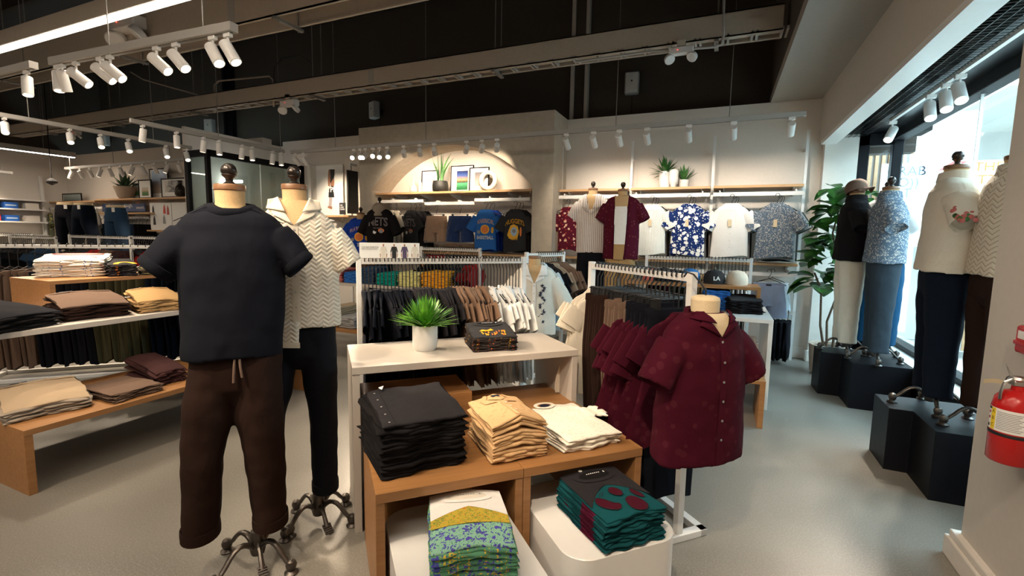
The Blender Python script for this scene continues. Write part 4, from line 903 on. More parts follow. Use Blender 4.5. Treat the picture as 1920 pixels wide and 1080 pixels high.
hang_row(UV(u0, 2.12), UV(u0, 1.80), 1.335, A45, [
    (9, SH('shirt', 'maroon_geo', .50, .64, .20, .016, .5), H_LONG, .20, 'hanging_shirt', 'maroon shirt on the rack behind the maroon bust form', 'hanging shirt', 'maroon shirts on the near rack end')], 9, 7, 'black hanger', 'from the far end')

# racks further back
hang_cols = [('cream', 4), ('maroon', 4), ('olive', 4), ('charcoal', 4), ('white_cloth', 3), ('tan', 3)]
X3a, X3b, Y3 = at(1213, 478, Y=5.75).x, at(1409, 487, Y=5.75).x, 5.75
rack('white clothes rack behind the caps, in front of the shirt wall', (X3a, Y3), (X3b, Y3), 1.30)
hang_row((X3a + .03, Y3, 0), (X3b - .03, Y3, 0), 1.30, R(90), [
    (8, SH('shirt', 'maroon', .44, .6, n=2), H_LONG, .2, 'hanging_shirt', 'maroon shirt on the rack in front of the shirt wall', 'hanging shirt', 'maroon shirts on the rack behind the caps'),
    (7, SH('shirt', 'olive', .44, .6, n=2), H_LONG, .2, 'hanging_shirt', 'olive shirt on the rack in front of the shirt wall', 'hanging shirt', 'olive shirts on the rack behind the caps'),
    (7, SH('shirt', 'tan', .44, .6, n=1), H_LONG, .2, 'hanging_shirt', 'tan shirt on the rack in front of the shirt wall', 'hanging shirt', 'tan shirts on the rack behind the caps'),
    (8, SH('shirt', 'white_cloth', .44, .6, n=2), H_LONG, .2, 'hanging_shirt', 'white shirt on the rack in front of the shirt wall', 'hanging shirt', 'white shirts on the rack behind the caps')], 4, 9, 'black hanger')
X4a, X4b, Y4 = at(775, 464, z=1.34).x, at(896, 467, z=1.34).x, 5.22
rack('white clothes rack in front of the arched niche', (X4a, Y4), (X4b, Y4), 1.34)
hang_row((X4a + .03, Y4, 0), (X4b - .03, Y4, 0), 1.34, R(90), [
    (12, SH('shirt', 'blackcloth', .42, .6, n=2), H_LONG, .2, 'hanging_shirt', 'black shirt on the rack in front of the niche', 'hanging shirt', 'black shirts on the niche rack'),
    (8, SH('shirt', 'darkgrey', .42, .6, n=2), H_LONG, .2, 'hanging_shirt', 'dark grey shirt on the rack in front of the niche', 'hanging shirt', 'dark grey shirts on the niche rack'),
    (5, SH('shirt', 'red_cloth', .42, .6, n=1), H_LONG, .2, 'hanging_shirt', 'dark red shirt on the rack in front of the niche', 'hanging shirt', 'dark red shirts on the niche rack')], 4, 11, 'black hanger')
p5a = at(987.5, 475, z=1.34); p5b = at(1056, 474, z=1.34); d5 = (p5b - p5a).normalized(); a5 = math.atan2(d5.y, d5.x)
rack('white clothes rack with pale embroidered shirts beside the arch', p5a, p5b, 1.34)
hang_row(p5a.lerp(p5b, .25), p5b, 1.34, a5 + R(90), [
    (3, SH('shirt', 'pale_blue', .50, .62, n=2), H_WALL, .1, 'hanging_shirt', 'pale blue shirt behind the embroidered shirt', 'hanging shirt', 'pale blue shirts beside the arch'),
    (3, SH('shirt', 'navy', .50, .60, n=2), H_WALL, .1, 'hanging_shirt', 'navy shirt on the rack beside the arch', 'hanging shirt', 'navy shirts on the rack beside the arch'),
    (3, SH('shirt', 'stone', .50, .60, n=2), H_WALL, .1, 'hanging_shirt', 'stone-coloured shirt on the rack beside the arch', 'hanging shirt', 'stone shirts on the rack beside the arch'),
    (4, SH('shirt', 'taupe', .48, .60, n=2), H_WALL, .1, 'hanging_shirt', 'taupe shirt at the far end of the rack beside the arch', 'hanging shirt', 'taupe shirts on the rack beside the arch')], 4, 13, 'black hanger')
# rack behind the long pale table, left
LA, LB = UV(-3.10, 6.15), UV(-1.30, 6.15)
rack('long pale-grey rail of brown trousers behind the long pale table', LA, LB, 1.34)
PQ = lambda m_, n=2: [hung_pants_mesh('trousers', m_, .40, .95, .03, 20 + q) for q in range(n)]
hang_row(UV(-3.06, 6.15), UV(-1.34, 6.15), 1.34, A45 + R(75), [
    (6, PQ('taupe'), H_LONG, .26, 'hanging_trousers', 'brown trousers on the rail behind the long table', 'hanging trousers', 'brown trousers on the left rail'),
    (7, PQ('blackpants'), H_LONG, .26, 'hanging_trousers', 'black trousers on the rail behind the long table', 'hanging trousers', 'black trousers on the left rail'),
    (7, PQ('olive'), H_LONG, .26, 'hanging_trousers', 'dark olive trousers on the rail behind the long table', 'hanging trousers', 'dark olive trousers on the left rail'),
    (6, PQ('denim_dark'), H_LONG, .26, 'hanging_trousers', 'dark denim trousers on the rail behind the long table', 'hanging trousers', 'dark denim trousers on the left rail')], 6, 15, 'black hanger')
# slanted white base bars seen through under the table
q1, q2 = at(-30, 660, z=.03), at(262, 681, z=.03)
def bar(pA, pB, w_, h, mat, name, lab, cat):
    d = Vector(pB) - Vector(pA); return tag(B(0, -w_ / 2, 0, d.length, w_ / 2, h).build(name, mat, None, pA, math.atan2(d.y, d.x), 0, .003), lab, cat)
# racks at the far left
for (pa, pb, lab, cols, rz_) in (((at(0, 440, z=1.36), at(120, 440, z=1.36)), None, '', None, 0),):
    pass
def far_rack(px0, px1, Y, z, lab, mats_, n, mid=False, short='far rack'):
    xa, xb = at(px0, 440, Y=Y).x, at(px1, 440, Y=Y).x
    rack(lab, (xa, Y), (xb, Y), z, mid=mid)
    hang_row((xa + .04, Y, 0), (xb - .04, Y, 0), z, R(90), [(n, SH('shirt', m_, .44, .6, n=1), H_LONG, .22, 'hanging_shirt', CN.get(m_, m_) + ' shirt on the ' + short, 'hanging shirt', CN.get(m_, m_) + ' shirts on the ' + short) for m_ in mats_], 4, 17, 'black hanger')
CN = dict(blackcloth='black', darkgrey='dark grey', denim_dark='dark blue denim', red_cloth='dark red', white_cloth='white', camo='grey and yellow camouflage', denim='blue denim', olive='olive', plum='plum', navy='navy', offwhite='off-white', lightgrey='grey', denim_light='light blue denim', taupe='taupe', blackpants='black')
far_rack(130, 244, 4.15, 1.40, 'white rack in front of the jeans wall', ['blackcloth', 'darkgrey', 'red_cloth', 'taupe', 'plum'], 7, True, 'jeans wall rack')
far_rack(247, 330, 4.45, 1.40, 'white rack behind the navy-shirted mannequin', ['darkgrey', 'red_cloth', 'navy'], 6, short='navy mannequin rack')
far_rack(-30, 62, 4.9, 1.38, 'white rack at the far left edge', ['white_cloth', 'blackcloth', 'navy'], 8, short='far left rack')
far_rack(18, 104, 4.3, 1.36, 'low white rack left of the jeans mannequins', ['navy', 'blackcloth', 'denim'], 8, short='low left rack')

# ================================================================ mannequins
def stand_base(t, hub, r=.20, arms=(20, 110, 200, 290), top=.16, pedal=None, iron='iron'):
    m = MB().lathe([(.014, top + .10), (.014, top), (.026, top), (.030, top - .02), (.034, .07), (.028, .045), (.0, .045)], 20, (hub[0], hub[1], 0)); b_ = m.build('stand_hub', iron, t)
    for a in arms:
        c, s = math.cos(R(a)), math.sin(R(a)); pts = []; 
        for i in range(9):
            q = i / 8; rr = .022 + (r - .022) * q; z = .085 + .045 * math.sin(PI * min(1, q * 1.25)) * (1 - q * .3) - .055 * q ** 3
            pts.append((hub[0] + c * rr, hub[1] + s * rr, z))
        m = MB().tube(pts, [.019, .017, .015, .014, .0135, .013, .0125, .012, .011], 10, flat=.75); l = m.build('leg', iron, t)
        MB().lathe([(.028, 0), (.030, .006), (.022, .012), (.016, .016), (.022, .030), (.024, .042), (.018, .058), (.006, .066), (0.001, .067)], 16, (hub[0] + c * r, hub[1] + s * r, 0)).build('foot', iron, l)
    if pedal is not None:
        c, s = math.cos(R(pedal)), math.sin(R(pedal)); m = MB().tube([(hub[0] + c * .02, hub[1] + s * .02, .10), (hub[0] + c * .07, hub[1] + s * .07, .085), (hub[0] + c * .115, hub[1] + s * .115, .03)], [.014, .010, .012], 8)
        p = m.build('pedal', iron, t); q = MB().cbox((0, 0, 0), (.055, .04, .008))
        for i in range(4): q.cbox((-.018 + i * .012, 0, .006), (.005, .036, .006))
        q.xf(Matrix.Translation((hub[0] + c * .128, hub[1] + s * .128, .026)) @ Matrix.Rotation(R(pedal), 4, 'Z') @ Matrix.Rotation(R(25), 4, 'Y')); q.build('tread', iron, p, smooth=0)
FIN = [(0.001, 0), (.021, .0), (.022, .004), (.012, .012), (.013, .022), (.022, .030), (.025, .034), (.022, .038), (.026, .042), (.027, .052), (.023, .064), (.014, .074), (0.001, .077)]
def mannequin(name, label, loc, th, sp):
    """front faces local -y; sp: measurements of the figure in its own frame"""
    t = thing(name, label, 'mannequin', loc, th); cx, S = sp.get('cx', 0), sp.get('S', 1.55); nz = sp.get('nz', 1.67); nr = sp.get('nr', .058)
    lin = sp.get('linen', 'linen')
    # body form: neck and shoulders in linen
    mb = MB(); ln = []
    prof = [(nz, nr, nr), (nz - .05, nr * .98, nr * 1.0), (nz - .085, nr * 1.15, nr * 1.1), (S + .01, .12, .085), (S - .04, sp['w'] * .80, .09), (S - .25, sp['w'] * .82, .11), (S - .55, sp['w'] * .80, .11)]
    for z, a, b_ in prof: ln.append([(cx + a * math.cos(q), b_ * math.sin(q), z) for q in (2 * PI * k / 32 for k in range(32))])
    mb.loft(ln); mb.build('torso_form', lin, t, smooth=60)
    cz = nz
    MB().lathe([(nr * 1.02, 0), (nr * 1.06, .003), (nr * 1.06, .022), (nr * 1.02, .026), (0.001, .027)], 32, (cx, 0, cz), (False, False)).build('neck_cap', 'cap_wood', t)
    MB().lathe([(r * sp.get('fs', 1.15), z * sp.get('fs', 1.15)) for r, z in FIN], 20, (cx, 0, cz + .026)).build('finial', 'knob_metal', t, smooth=50)
    # shirt
    w_, hz, hw = sp['w'], sp['hem'], sp['hw']; d = sp.get('d', .125); cs = sp.get('collar_z', S + .075)
    lv = [(cs, cx, .0, sp.get('nw', .082), .070), (S + .045, cx, 0, .115, .085), (S + .015, cx, 0, w_ * .80, .095), (S - .03, cx, 0, w_ * .95, d * .85), (S - .12, cx, -.005, w_ * .97, d), (S - .30, cx, -.005, (w_ + hw) / 2, d * 1.05), (hz, cx + sp.get('hx', 0), -.0, hw, d * 1.12)]
    fr = front_of(lv)
    sm = MB(); torso(sm, lv, 56, 34, sp.get('wr', .030), sp.get('seed', 1), 2.35, sp.get('k', 5), hem=sp.get('hemw', .006), scoop=sp.get('scoop', .03 if sp['type'] == 'tee' else 0))
    for i, s in enumerate((-1, 1)):
        o = sp['sl'][i]; sleeve(sm, (cx + s * (w_ - .055), .0, S - .082), (cx + s * o[0], -.015, o[1]), (.088, d * .66), (o[2], .080), seed=i + 3, bend=.012)
    sh = soften(sm.build('shirt', sp['shirt'], t, smooth=60), sp.get('vox', .008), 4, sp.get('disp', .014), .12)
    if sp.get('cuff'):
        for i, s in enumerate((-1, 1)):
            o = sp['sl'][i]; A, B_ = Vector((cx + s * (w_ - .055), 0, S - .082)), Vector((cx + s * o[0], -.015, o[1])); d_ = (B_ - A).normalized(); ay = Vector((0, 1, 0)); ay = (ay - d_ * ay.dot(d_)).normalized(); ax_ = d_.cross(ay)
            q = MB().loft([[tuple(B_ + d_ * l_ + ax_ * (o[2] * g * math.cos(a)) + ay * (.080 * g * math.sin(a))) for a in (2 * PI * k / 28 for k in range(28))] for g, l_ in ((1.0, -.036), (1.10, -.034), (1.13, -.018), (1.12, .002), (1.04, .006), (.92, .0), (.90, -.03))], (False, False)); q.build('sleeve_cuff', sp['shirt'], sh, smooth=60)
    if sp['type'] == 'tee':
        m = MB(); rings = []
        for q, (g, dz) in enumerate(((1.06, -.032), (1.16, -.026), (1.17, -.004), (1.06, .006), (.93, .002), (.93, -.02))):
            rings.append([(cx + .088 * g * math.cos(a), .075 * g * math.sin(a) - .006, cs + .002 + dz - .020 * (1 - math.sin(a)) * .8) for a in (2 * PI * k / 36 for k in range(36))])
        m.loft(rings + [rings[0]], (False, False)); m.build('neck_band', sp['shirt'], sh, smooth=60)
        for s in (-1, 1):
            m = MB(); pts = [(cx + s * (.075 + (w_ - .06) * q), fr(cx + s * (.075 + (w_ - .06) * q), cs - .015 - .075 * q, .0015) if q < .9 else -.05, cs - .02 - .07 * q) for q in (0, .3, .6, .85)]; m.tube(pts, .0016, 5); m.build('shoulder_seam', sp['shirt'], sh)
    if sp['type'] == 'camp':
        vb = sp['vb']; vo = MB(); nvw = .070
        patch(vo, [(cx - .004, vb), (cx + .004, vb), (cx + nvw, cs + .0), (cx - nvw, cs + .0)], fr, .004, 6, 10); vo.build('chest_form', lin, sh, smooth=60)
        for s in (-1, 1):
            m = MB(); patch(m, [(cx + s * .002, vb), (cx + s * .085, vb + .045), (cx + s * .105, cs - .045), (cx + s * nvw, cs - .01)], fr, .012, 6, 8)
            patch(m, [(cx + s * .035, vb + .060), (cx + s * .118, vb + .075), (cx + s * .112, cs - .0), (cx + s * nvw * .95, cs + .012)], fr, .019, 6, 8); q = m.build('lapel', sp.get('collar_mat', sp['shirt']), sh, smooth=60); z_ = q.modifiers.new('thick', 'SOLIDIFY'); z_.thickness = .004
        m = MB(); rings = []
        for g, dz in ((1.06, -.03), (1.26, -.024), (1.16, .012), (1.04, .014), (1.0, -.01)): rings.append([(cx + .075 * g * math.cos(a), .070 * g * math.sin(a), cs + dz) for a in (PI * k / 18 for k in range(19))])
        m.loft(rings, (False, False), closed=False); m.build('collar', sp.get('collar_mat', sp['shirt']), sh, smooth=60)
        m = MB(); patch(m, [(cx - .018, hz + .01), (cx + .018, hz + .01), (cx + .016, vb), (cx - .014, vb)], fr, .005, 2, 20); m.build('placket', sp.get('collar_mat', sp['shirt']), sh, smooth=60)
        for i in range(6):
            z = vb - .02 - i * (vb - hz - .06) / 6; y = fr(cx, z, .008); q = MB().lathe([(.0055, 0), (.0055, .002), (0.001, .0025)], 12); q.xf(Matrix.Translation((cx, y, z)) @ Matrix.Rotation(R(90), 4, 'X')); q.build('button', sp.get('btn', 'ceramic_grey'), sh)
    if sp['type'] == 'back':
        m = MB(); rings = []
        for g, dz in ((1.06, -.04), (1.25, -.03), (1.14, .022), (1.02, .024), (.98, -.02)): rings.append([(cx + .080 * g * math.cos(a), .074 * g * math.sin(a), cs + dz - .01 * math.cos(a)) for a in (2 * PI * k / 30 for k in range(30))])
        m.loft(rings, (False, False)); m.build('collar', sp.get('collar_mat', sp['shirt']), sh, smooth=60)
        bk = front_of(lv, side=1); m = MB(); m.tube([(cx + x, bk(cx + x, S - .10 + .02 * (1 - abs(x) / w_), .002), S - .10) for x in [(-.8 + .2 * i) * w_ for i in range(9)]], .002, 5); m.build('yoke_seam', sp['shirt'], sh)
    if 'pants' in sp:
        tp = MB(); pm = sp['pants']; hp = sp['hip']; cz_ = sp['crotch']
        lv2 = [(hp[0], cx, 0, hp[1] * .96, .105), (hp[0] - .06, cx, 0, hp[1], .12), (cz_ + .05, cx + sp.get('px', 0), 0, hp[1] * 1.0, .115), (cz_ - .01, cx + sp.get('px', 0), 0, hp[1] * .55, .075)]
        torso(tp, lv2, 44, 10, .01, 3, 2.4, open_=False)
        for i, lg in enumerate(sp['legs']):
            L = [(z, x, y, a, b_) for z, x, y, a, b_ in lg]; torso(tp, L, 30, 26, .055, 5 + i, 2.1, 3, hem=.0, open_=False)
        po = soften(tp.build('trousers', pm, t, smooth=60), .009, 4, .014, .10)
        for i, lg in enumerate(sp['legs']):
            z, x, y, a, b_ = lg[-1]; h = sp.get('ch', .045)
            if h: m = MB().loft([[(x + a * g * math.cos(q), y + b_ * g * math.sin(q), z + dz) for q in (2 * PI * k / 28 for k in range(28))] for g, dz in ((1.02, h), (1.09, h), (1.10, h * .5), (1.09, -.004), (.96, -.004), (.94, h))], (False, False)); m.build('trouser_cuff', pm, po, smooth=40)
        if sp.get('cord'):
            m = MB()
            for s, l in ((-1, .105), (1, .085)): m.tube([(cx + .018 + s * .008, -.125, hz + .03), (cx + .018 + s * .011, -.135, hz - .02), (cx + .018 + s * .016, -.136, hz + .02 - l)], .005, 6)
            m.build('drawstring', 'taupe', po)
    if sp.get('stand', True): stand_base(t, sp.get('hub', (0, 0)), sp.get('r', .19), sp.get('arms', (20, 110, 200, 290)), pedal=sp.get('pedal'), top=sp.get('stop', .16))
    return t, sh, lv
# near mannequins
mannequin('mannequin', 'nearest mannequin, in a navy tee with rolled cuffs and dark brown trousers', (-1.85, 1.40, 0), A45, dict(
    cx=-.045, S=1.55, nz=1.668, nr=.056, w=.205, hem=.972, hw=.190, d=.125, hx=-.015, collar_z=1.618, nw=.082, shirt='navy', type='tee', wr=.020, k=4, cuff=.032,
    sl=[(.272, 1.340, .064), (.262, 1.355, .062)], pants='brown_cord', hip=(1.02, .178), crotch=.80, px=-.02, cord=True, ch=.042,
    legs=[[(.98, -.125, 0, .095, .115), (.75, -.158, -.01, .098, .115), (.50, -.192, -.01, .078, .10), (.19, -.214, -.01, .069, .088)], [(.98, .03, 0, .095, .115), (.75, .030, -.01, .098, .115), (.50, .046, -.01, .080, .10), (.19, .058, -.01, .068, .088)]],
    hub=(.0, .0), r=.195, arms=(51, 138, 222, 318), pedal=-75, stop=.155))
_, sh2, lv2_ = mannequin('mannequin', 'mannequin in a cream zigzag knit camp shirt and black trousers behind the navy one', (-1.835, 1.745, 0), A45, dict(
    cx=-.067, S=1.56, nz=1.703, nr=.054, w=.190, hem=1.045, hw=.196, d=.125, hx=-.0, collar_z=1.652, nw=.078, shirt='wave_knit', collar_mat='cream', type='camp', vb=1.535, wr=.035, k=4,
    sl=[(.245, 1.345, .066), (.245, 1.335, .068)], pants='blackpants', hip=(1.09, .170), crotch=.86, px=-.01, ch=.042,
    legs=[[(1.02, -.145, 0, .090, .11), (.80, -.17, -.01, .080, .10), (.55, -.205, -.01, .062, .085), (.19, -.225, -.01, .060, .08)], [(1.02, .015, 0, .090, .11), (.80, .025, -.01, .082, .10), (.55, .036, -.01, .066, .085), (.19, .036, -.01, .060, .08)]],
    hub=(.0, .0), r=.185, arms=(42, 128, 215, 330), pedal=-70, stop=.165))
m = MB(); f2_ = front_of(lv2_); patch(m, [(-.20, .985), (-.062, .975), (-.055, 1.09), (-.20, 1.09)], f2_, .010, 6, 6); q = m.build('front_panel', 'wave_knit', sh2, smooth=60); q.modifiers.new('thick', 'SOLIDIFY').thickness = .004
m = MB(); patch(m, [(-.20, .975), (-.056, .965), (-.056, .992), (-.20, 1.0)], f2_, .013, 6, 2); m.build('hem_band', 'cream', sh2)
# the bust form at the end of the maroon rack
mannequin('bust_form', 'bust form in a maroon camp shirt at the near end of the rack', UV(u0 - .075, 1.60), A45, dict(
    cx=0.0, S=1.125, nz=1.24, nr=.060, w=.205, hem=.535, hw=.225, d=.115, collar_z=1.19, nw=.082, shirt='maroon_geo', collar_mat='maroon', type='camp', vb=1.095, wr=.05, k=5, linen='linen_pale', btn='ink_grey',
    sl=[(.265, .885, .078), (.275, .895, .078)], stand=False))
bf = [o for o in bpy.data.objects if o.name == 'bust_form'][0]
for c in list(bf.children):
    if c.name.startswith(('neck_cap', 'finial')): bpy.data.objects.remove(c)
MB().lathe([(.0605, 0), (.056, .012), (.04, .018), (0.001, .020)], 28, (0, 0, 1.24), (False, False)).build('neck_top', 'linen_pale', bf, smooth=60)
MB().tube([(0, .0, 1.25), (0, .0, 1.28), (-.004, .03, 1.31), (-.01, .07, 1.345), (-.01, .11, 1.352), (-.01, .13, 1.33)], .004, 8).build('hook', 'hanger_black', bf)

# window plinths and mannequins
def zig(lab, P_, h=.42):
    m = MB().prism([(p[0], p[1]) for p in P_], 0, h); tag(m.build('plinth', 'plinth_black', None, smooth=0, bevel=.003), lab, 'plinth')
zig('black stepped plinth nearest the fire extinguisher, carrying two window mannequins', [(1.085, 4.09), (1.085, 3.765), (1.21, 3.76), (1.21, 3.41), (1.58, 3.41), (1.62, 3.75), (1.62, 4.09)])
zig('black stepped plinth at the back of the window, beside the potted fig', [(.965, 5.72), (.975, 5.42), (1.15, 5.41), (1.155, 5.06), (1.60, 5.06), (1.62, 5.40), (1.62, 5.74)])
WM = dict(cx=0, S=1.43, nz=1.545, nr=.060, w=.20, hem=.90, hw=.205, d=.135, collar_z=1.50, nw=.080, type='back', wr=.03, k=4, sl=[(.265, 1.20, .075), (.265, 1.20, .075)], hip=(.98, .175), crotch=.74,
          legs=[[(.90, -.09, 0, .090, .115), (.70, -.105, 0, .084, .105), (.45, -.115, 0, .068, .088), (.105, -.12, 0, .058, .078)], [(.90, .09, 0, .090, .115), (.70, .105, 0, .084, .105), (.45, .115, 0, .068, .088), (.105, .12, 0, .058, .078)]], ch=0, arms=(0, 90, 180, 270), r=.195, stop=.11, hub=(0, 0))
def wman(lab, p, th, **k):
    d = dict(WM); d.update(k); return mannequin('mannequin', lab, (p[0], p[1], .42), th, d)
def sc(t, s): t.scale = (1, 1, s)
a1, _, lvA = wman('window mannequin in a cream shirt with rose embroidery on the sleeve and dark jeans', (1.335, 3.90), R(84), shirt='cream', pants='denim_dark', btn='ink_black')
a2, _, _ = wman('window mannequin in a cream zigzag knit shirt and dark brown trousers, next to the pillar', (1.485, 3.56), R(92), shirt='wave_knit_window', pants='brown_cord', S=1.44)
a3, _, _ = wman('window mannequin in a blue flecked shirt and slate blue trousers', (1.355, 5.23), R(86), shirt='blue_ditsy', pants='slate')
a4, _, _ = wman('window mannequin in a black shirt and cream trousers, beside the potted fig', (1.185, 5.58), R(90), shirt='blackcloth', pants='cream')
a5_, _, _ = wman('half hidden window mannequin in blue jeans behind the cream trousers', (1.43, 5.60), R(150), shirt='white_cloth', pants='cyan_blue', stand=True)
# rose embroidery on the sleeves of the first
em = MB(); em2 = MB(); rnd = random.Random(8)
for i in range(26):
    a = R(rnd.uniform(135, 215)); q = rnd.uniform(0, 1); ctr = Vector((-.145, 0, 1.348)).lerp(Vector((-.265, -.015, 1.20)), .35 + .55 * q); nrm = Vector((math.cos(a), math.sin(a), .12)).normalized()
    p = ctr + Vector((nrm.x * .090, nrm.y * .096, 0)); m_ = em if i % 3 else em2; k0 = len(m_.v); m_.lathe([(.014, 0), (.010, .003), (0.001, .005)], 9); m_.xf(Matrix.Translation(p) @ nrm.to_track_quat('Z', 'Y').to_matrix().to_4x4(), k0)
em.build('rose_embroidery', 'rose', a1); em2.build('leaf_embroidery', 'leaf_dark', a1)
# cap-like beanie folded on the finial of the black-shirted mannequin
def cap(loc, rz, mat, lab, grp, s=1.0, mark=None, tilt=(0, 0, 0), nm='cap'):
    t = thing(nm, lab, 'cap', loc, rz, grp); m = MB(); rings = []
    for r, z in ((.086, 0), (.090, .02), (.088, .05), (.078, .08), (.055, .102), (.025, .112), (.001, .114)): rings.append([(r * math.cos(a) * .95, r * math.sin(a) * 1.05, z) for a in (2 * PI * k / 28 for k in range(28))])
    m.loft(rings, (False, True)); m.build('crown', mat, t, smooth=70)
    m = MB(); m.grid(14, 5, lambda u, v: ((u - .5) * .155 * (1 - .25 * v * v), -.084 * math.cos((u - .5) * 1.9) - v * .072 * math.cos((u - .5) * 2.4), .006 - .028 * v - .05 * (u - .5) ** 2 * (1 + v))); q = m.build('brim', mat, t, smooth=70); z_ = q.modifiers.new('thick', 'SOLIDIFY'); z_.thickness = .004
    MB().lathe([(.007, 0), (.004, .005), (0.001, .006)], 10, (0, 0, .113)).build('top_button', mat, t)
    if mark:
        m = lettering('mark', mark, .045, 'white_ink', t, (0, -.093, .045), rot=(R(78), 0, 0), bold=.001)
    t.rotation_euler = (tilt[0], tilt[1], rz); t.scale = (s,) * 3; return t
cap((1.185 + .0, 5.58, 1.985), R(40), 'taupe', 'grey-brown cap resting on the neck of the black-shirted window mannequin', None, 1.05, tilt=(R(-20), 0, 0))

# ================================================================ wall shelving
def shelf(lab, x0, x1, yf, yb, z, br, nm='wall_shelf', th=.032):
    t = thing(nm, lab, 'shelf', (x0, yb, z)); B(0, yf - yb, -th, x1 - x0, 0, 0).build('board', 'shelf_oak', t, smooth=0, bevel=.002)
    for b_ in br:
        m = MB(); m.add([(b_ - .006, 0, -th), (b_ + .006, 0, -th), (b_ - .006, (yf - yb) * .8, -th), (b_ + .006, (yf - yb) * .8, -th), (b_ - .006, 0, -th - .09), (b_ + .006, 0, -th - .09), (b_ - .006, (yf - yb) * .8, -th - .018), (b_ + .006, (yf - yb) * .8, -th - .018)], [(0, 1, 3, 2), (4, 6, 7, 5), (0, 2, 6, 4), (1, 5, 7, 3), (2, 3, 7, 6), (0, 4, 5, 1)]); m.build('bracket', 'white_metal', t, smooth=0)
    return t
def hrail(lab, x0, x1, y, z, arms, yb, nm='hanging_rail'):
    t = thing(nm, lab, 'hanging rail', (x0, y, z)); B(0, -.01, -.024, x1 - x0, .01, .024).build('bar', 'white_metal', t, smooth=0)
    for a in arms: B(a - .008, 0, -.012, a + .008, yb - y, .05).build('arm', 'white_metal', t, smooth=0)
    return t
NB = BWY - .1
shelf('long oak shelf across the arched niche, holding pictures and a snake plant', ax0 + .03, ax1 - .03, 6.46, NB, 2.185, [.35, .85, 1.4, 1.9, 2.4, 2.75])
xr = [at(px, 377, Y=6.5).x for px in (707, 792, 795, 888, 889, 993)]
hrail('left white hanging rail in the arched niche', max(xr[0], ax0 + .02), xr[1], 6.52, 2.045, [.3, .75], NB)
hrail('middle white hanging rail in the arched niche, hung lower', xr[2], xr[3], 6.52, 2.0, [.22, .62], NB)
hrail('right white hanging rail in the arched niche', xr[4], xr[5], 6.52, 2.045, [.25, .75], NB)
hrail('low white hanging rail in the middle of the niche', xr[2], xr[3], 6.52, at(840, 453, Y=6.52).z, [.22, .62], NB)
shelf('lower oak shelf at the right side of the arched niche', xr[3], ax1 - .02, 6.46, NB, 1.235, [.3, .8]); shelf('lower oak shelf at the left side of the arched niche', ax0 + .02, xr[3] - .01, 6.46, NB, 1.235, [.3, .8])
# right bay
UX = [at(px, 300, Y=6.82).x for px in (1054, 1185.5, 1338.6, 1511.8)]
for i, x in enumerate(UX):
    lab = ['leftmost white shelving upright, beside the arch wall', 'second white shelving upright from the arch wall', 'third white shelving upright from the arch wall', 'rightmost white shelving upright, beside the window corner'][i]
    t = thing('shelving_upright', lab, 'upright', (x, 6.82, 0)); B(-.016, -.016, 0, .016, .016, at(1338, 273, Y=6.82).z + .12).build('post', 'white_metal', t, smooth=0)
    B(-.012, .016, 2.60, .012, .18, 2.63).build('wall_arm', 'white_metal', t, smooth=0); B(-.012, .016, .3, .012, .18, .33).build('wall_arm', 'white_metal', t, smooth=0)
for i, lab in enumerate(('left', 'middle', 'right')):
    shelf('%s top oak shelf of the shirt wall' % lab, UX[i] + .02, UX[i + 1] - .02, 6.66, BWY, 2.185, [.12, .9])
    hrail('%s upper white hanging rail of the shirt wall' % lab, UX[i] + .018, UX[i + 1] - .018, 6.66, 2.075, [.08, .92], BWY)
    shelf('%s lower oak shelf of the shirt wall' % lab, UX[i] + .02, UX[i + 1] - .02, 6.66, BWY, 1.225, [.12, .9])
    hrail('%s lower white hanging rail of the shirt wall' % lab, UX[i] + .018, UX[i + 1] - .018, 6.66, 1.09, [.08, .92], BWY)

# things on the shelves
def frame(px0, py0, px1, py1, Y, pic, lab, mat=.14, lean=.0, bw=.014, inner=None):
    a, b_ = at(px0, py1, Y=Y), at(px1, py0, Y=Y); w_, h = b_.x - a.x, b_.z - a.z; h = abs(h)
    t = thing('picture_frame', lab, 'picture', (a.x + w_ / 2, Y, a.z)); 
    m = MB(); m.box(-w_ / 2, -.01, 0, w_ / 2, .012, bw).box(-w_ / 2, -.01, h - bw, w_ / 2, .012, h).box(-w_ / 2, -.01, bw, -w_ / 2 + bw, .012, h - bw).box(w_ / 2 - bw, -.01, bw, w_ / 2, .012, h - bw); m.build('moulding', 'black_frame', t, smooth=0)
    B(-w_ / 2 + bw, -.003, bw, w_ / 2 - bw, .008, h - bw).build('mount', 'paper', t, smooth=0)
    i0, i1, j0, j1 = inner or (.24, .76, .22, .80)
    B(-w_ / 2 + w_ * i0, -.0045, h * j0, -w_ / 2 + w_ * i1, -.002, h * j1).build('print', pic, t, smooth=0); t.rotation_euler = (R(-lean), 0, 0); return t
S7 = lambda x, y: (630 + x / 4.32, 250 + y / 4.32)
for c, pic, lab, inn, Y in (((700, 286, 834, 476), 'photo_fog', 'black-framed misty picture half hidden by the snake plant on the niche shelf', None, 6.80), ((935, 240, 1120, 468), 'photo_dusk', 'tallest black-framed picture on the niche shelf, a dusk sky over green light', (.27, .75, .10, .80), 6.80), ((1086, 265, 1246, 468), 'photo_grey', 'black-framed grey picture behind the ring sculpture on the niche shelf', (.27, .75, .24, .80), 6.70)):
    p, q = S7(c[0], c[1]), S7(c[2], c[3]); f = frame(p[0], p[1], q[0], q[1], Y, pic, lab, inner=inn, lean=3); f.location.z = 2.187; f.location.y = Y - .03
def vase(px, prof, lab, mat, Y=6.62, z=2.187, nm='vase', s=1.0):
    p = at(px, 360, Y=Y); return tag(MB().lathe([(r * s, h * s) for r, h in prof], 24).build(nm, mat, None, (p.x, Y, z), smooth=60), lab, 'vase')
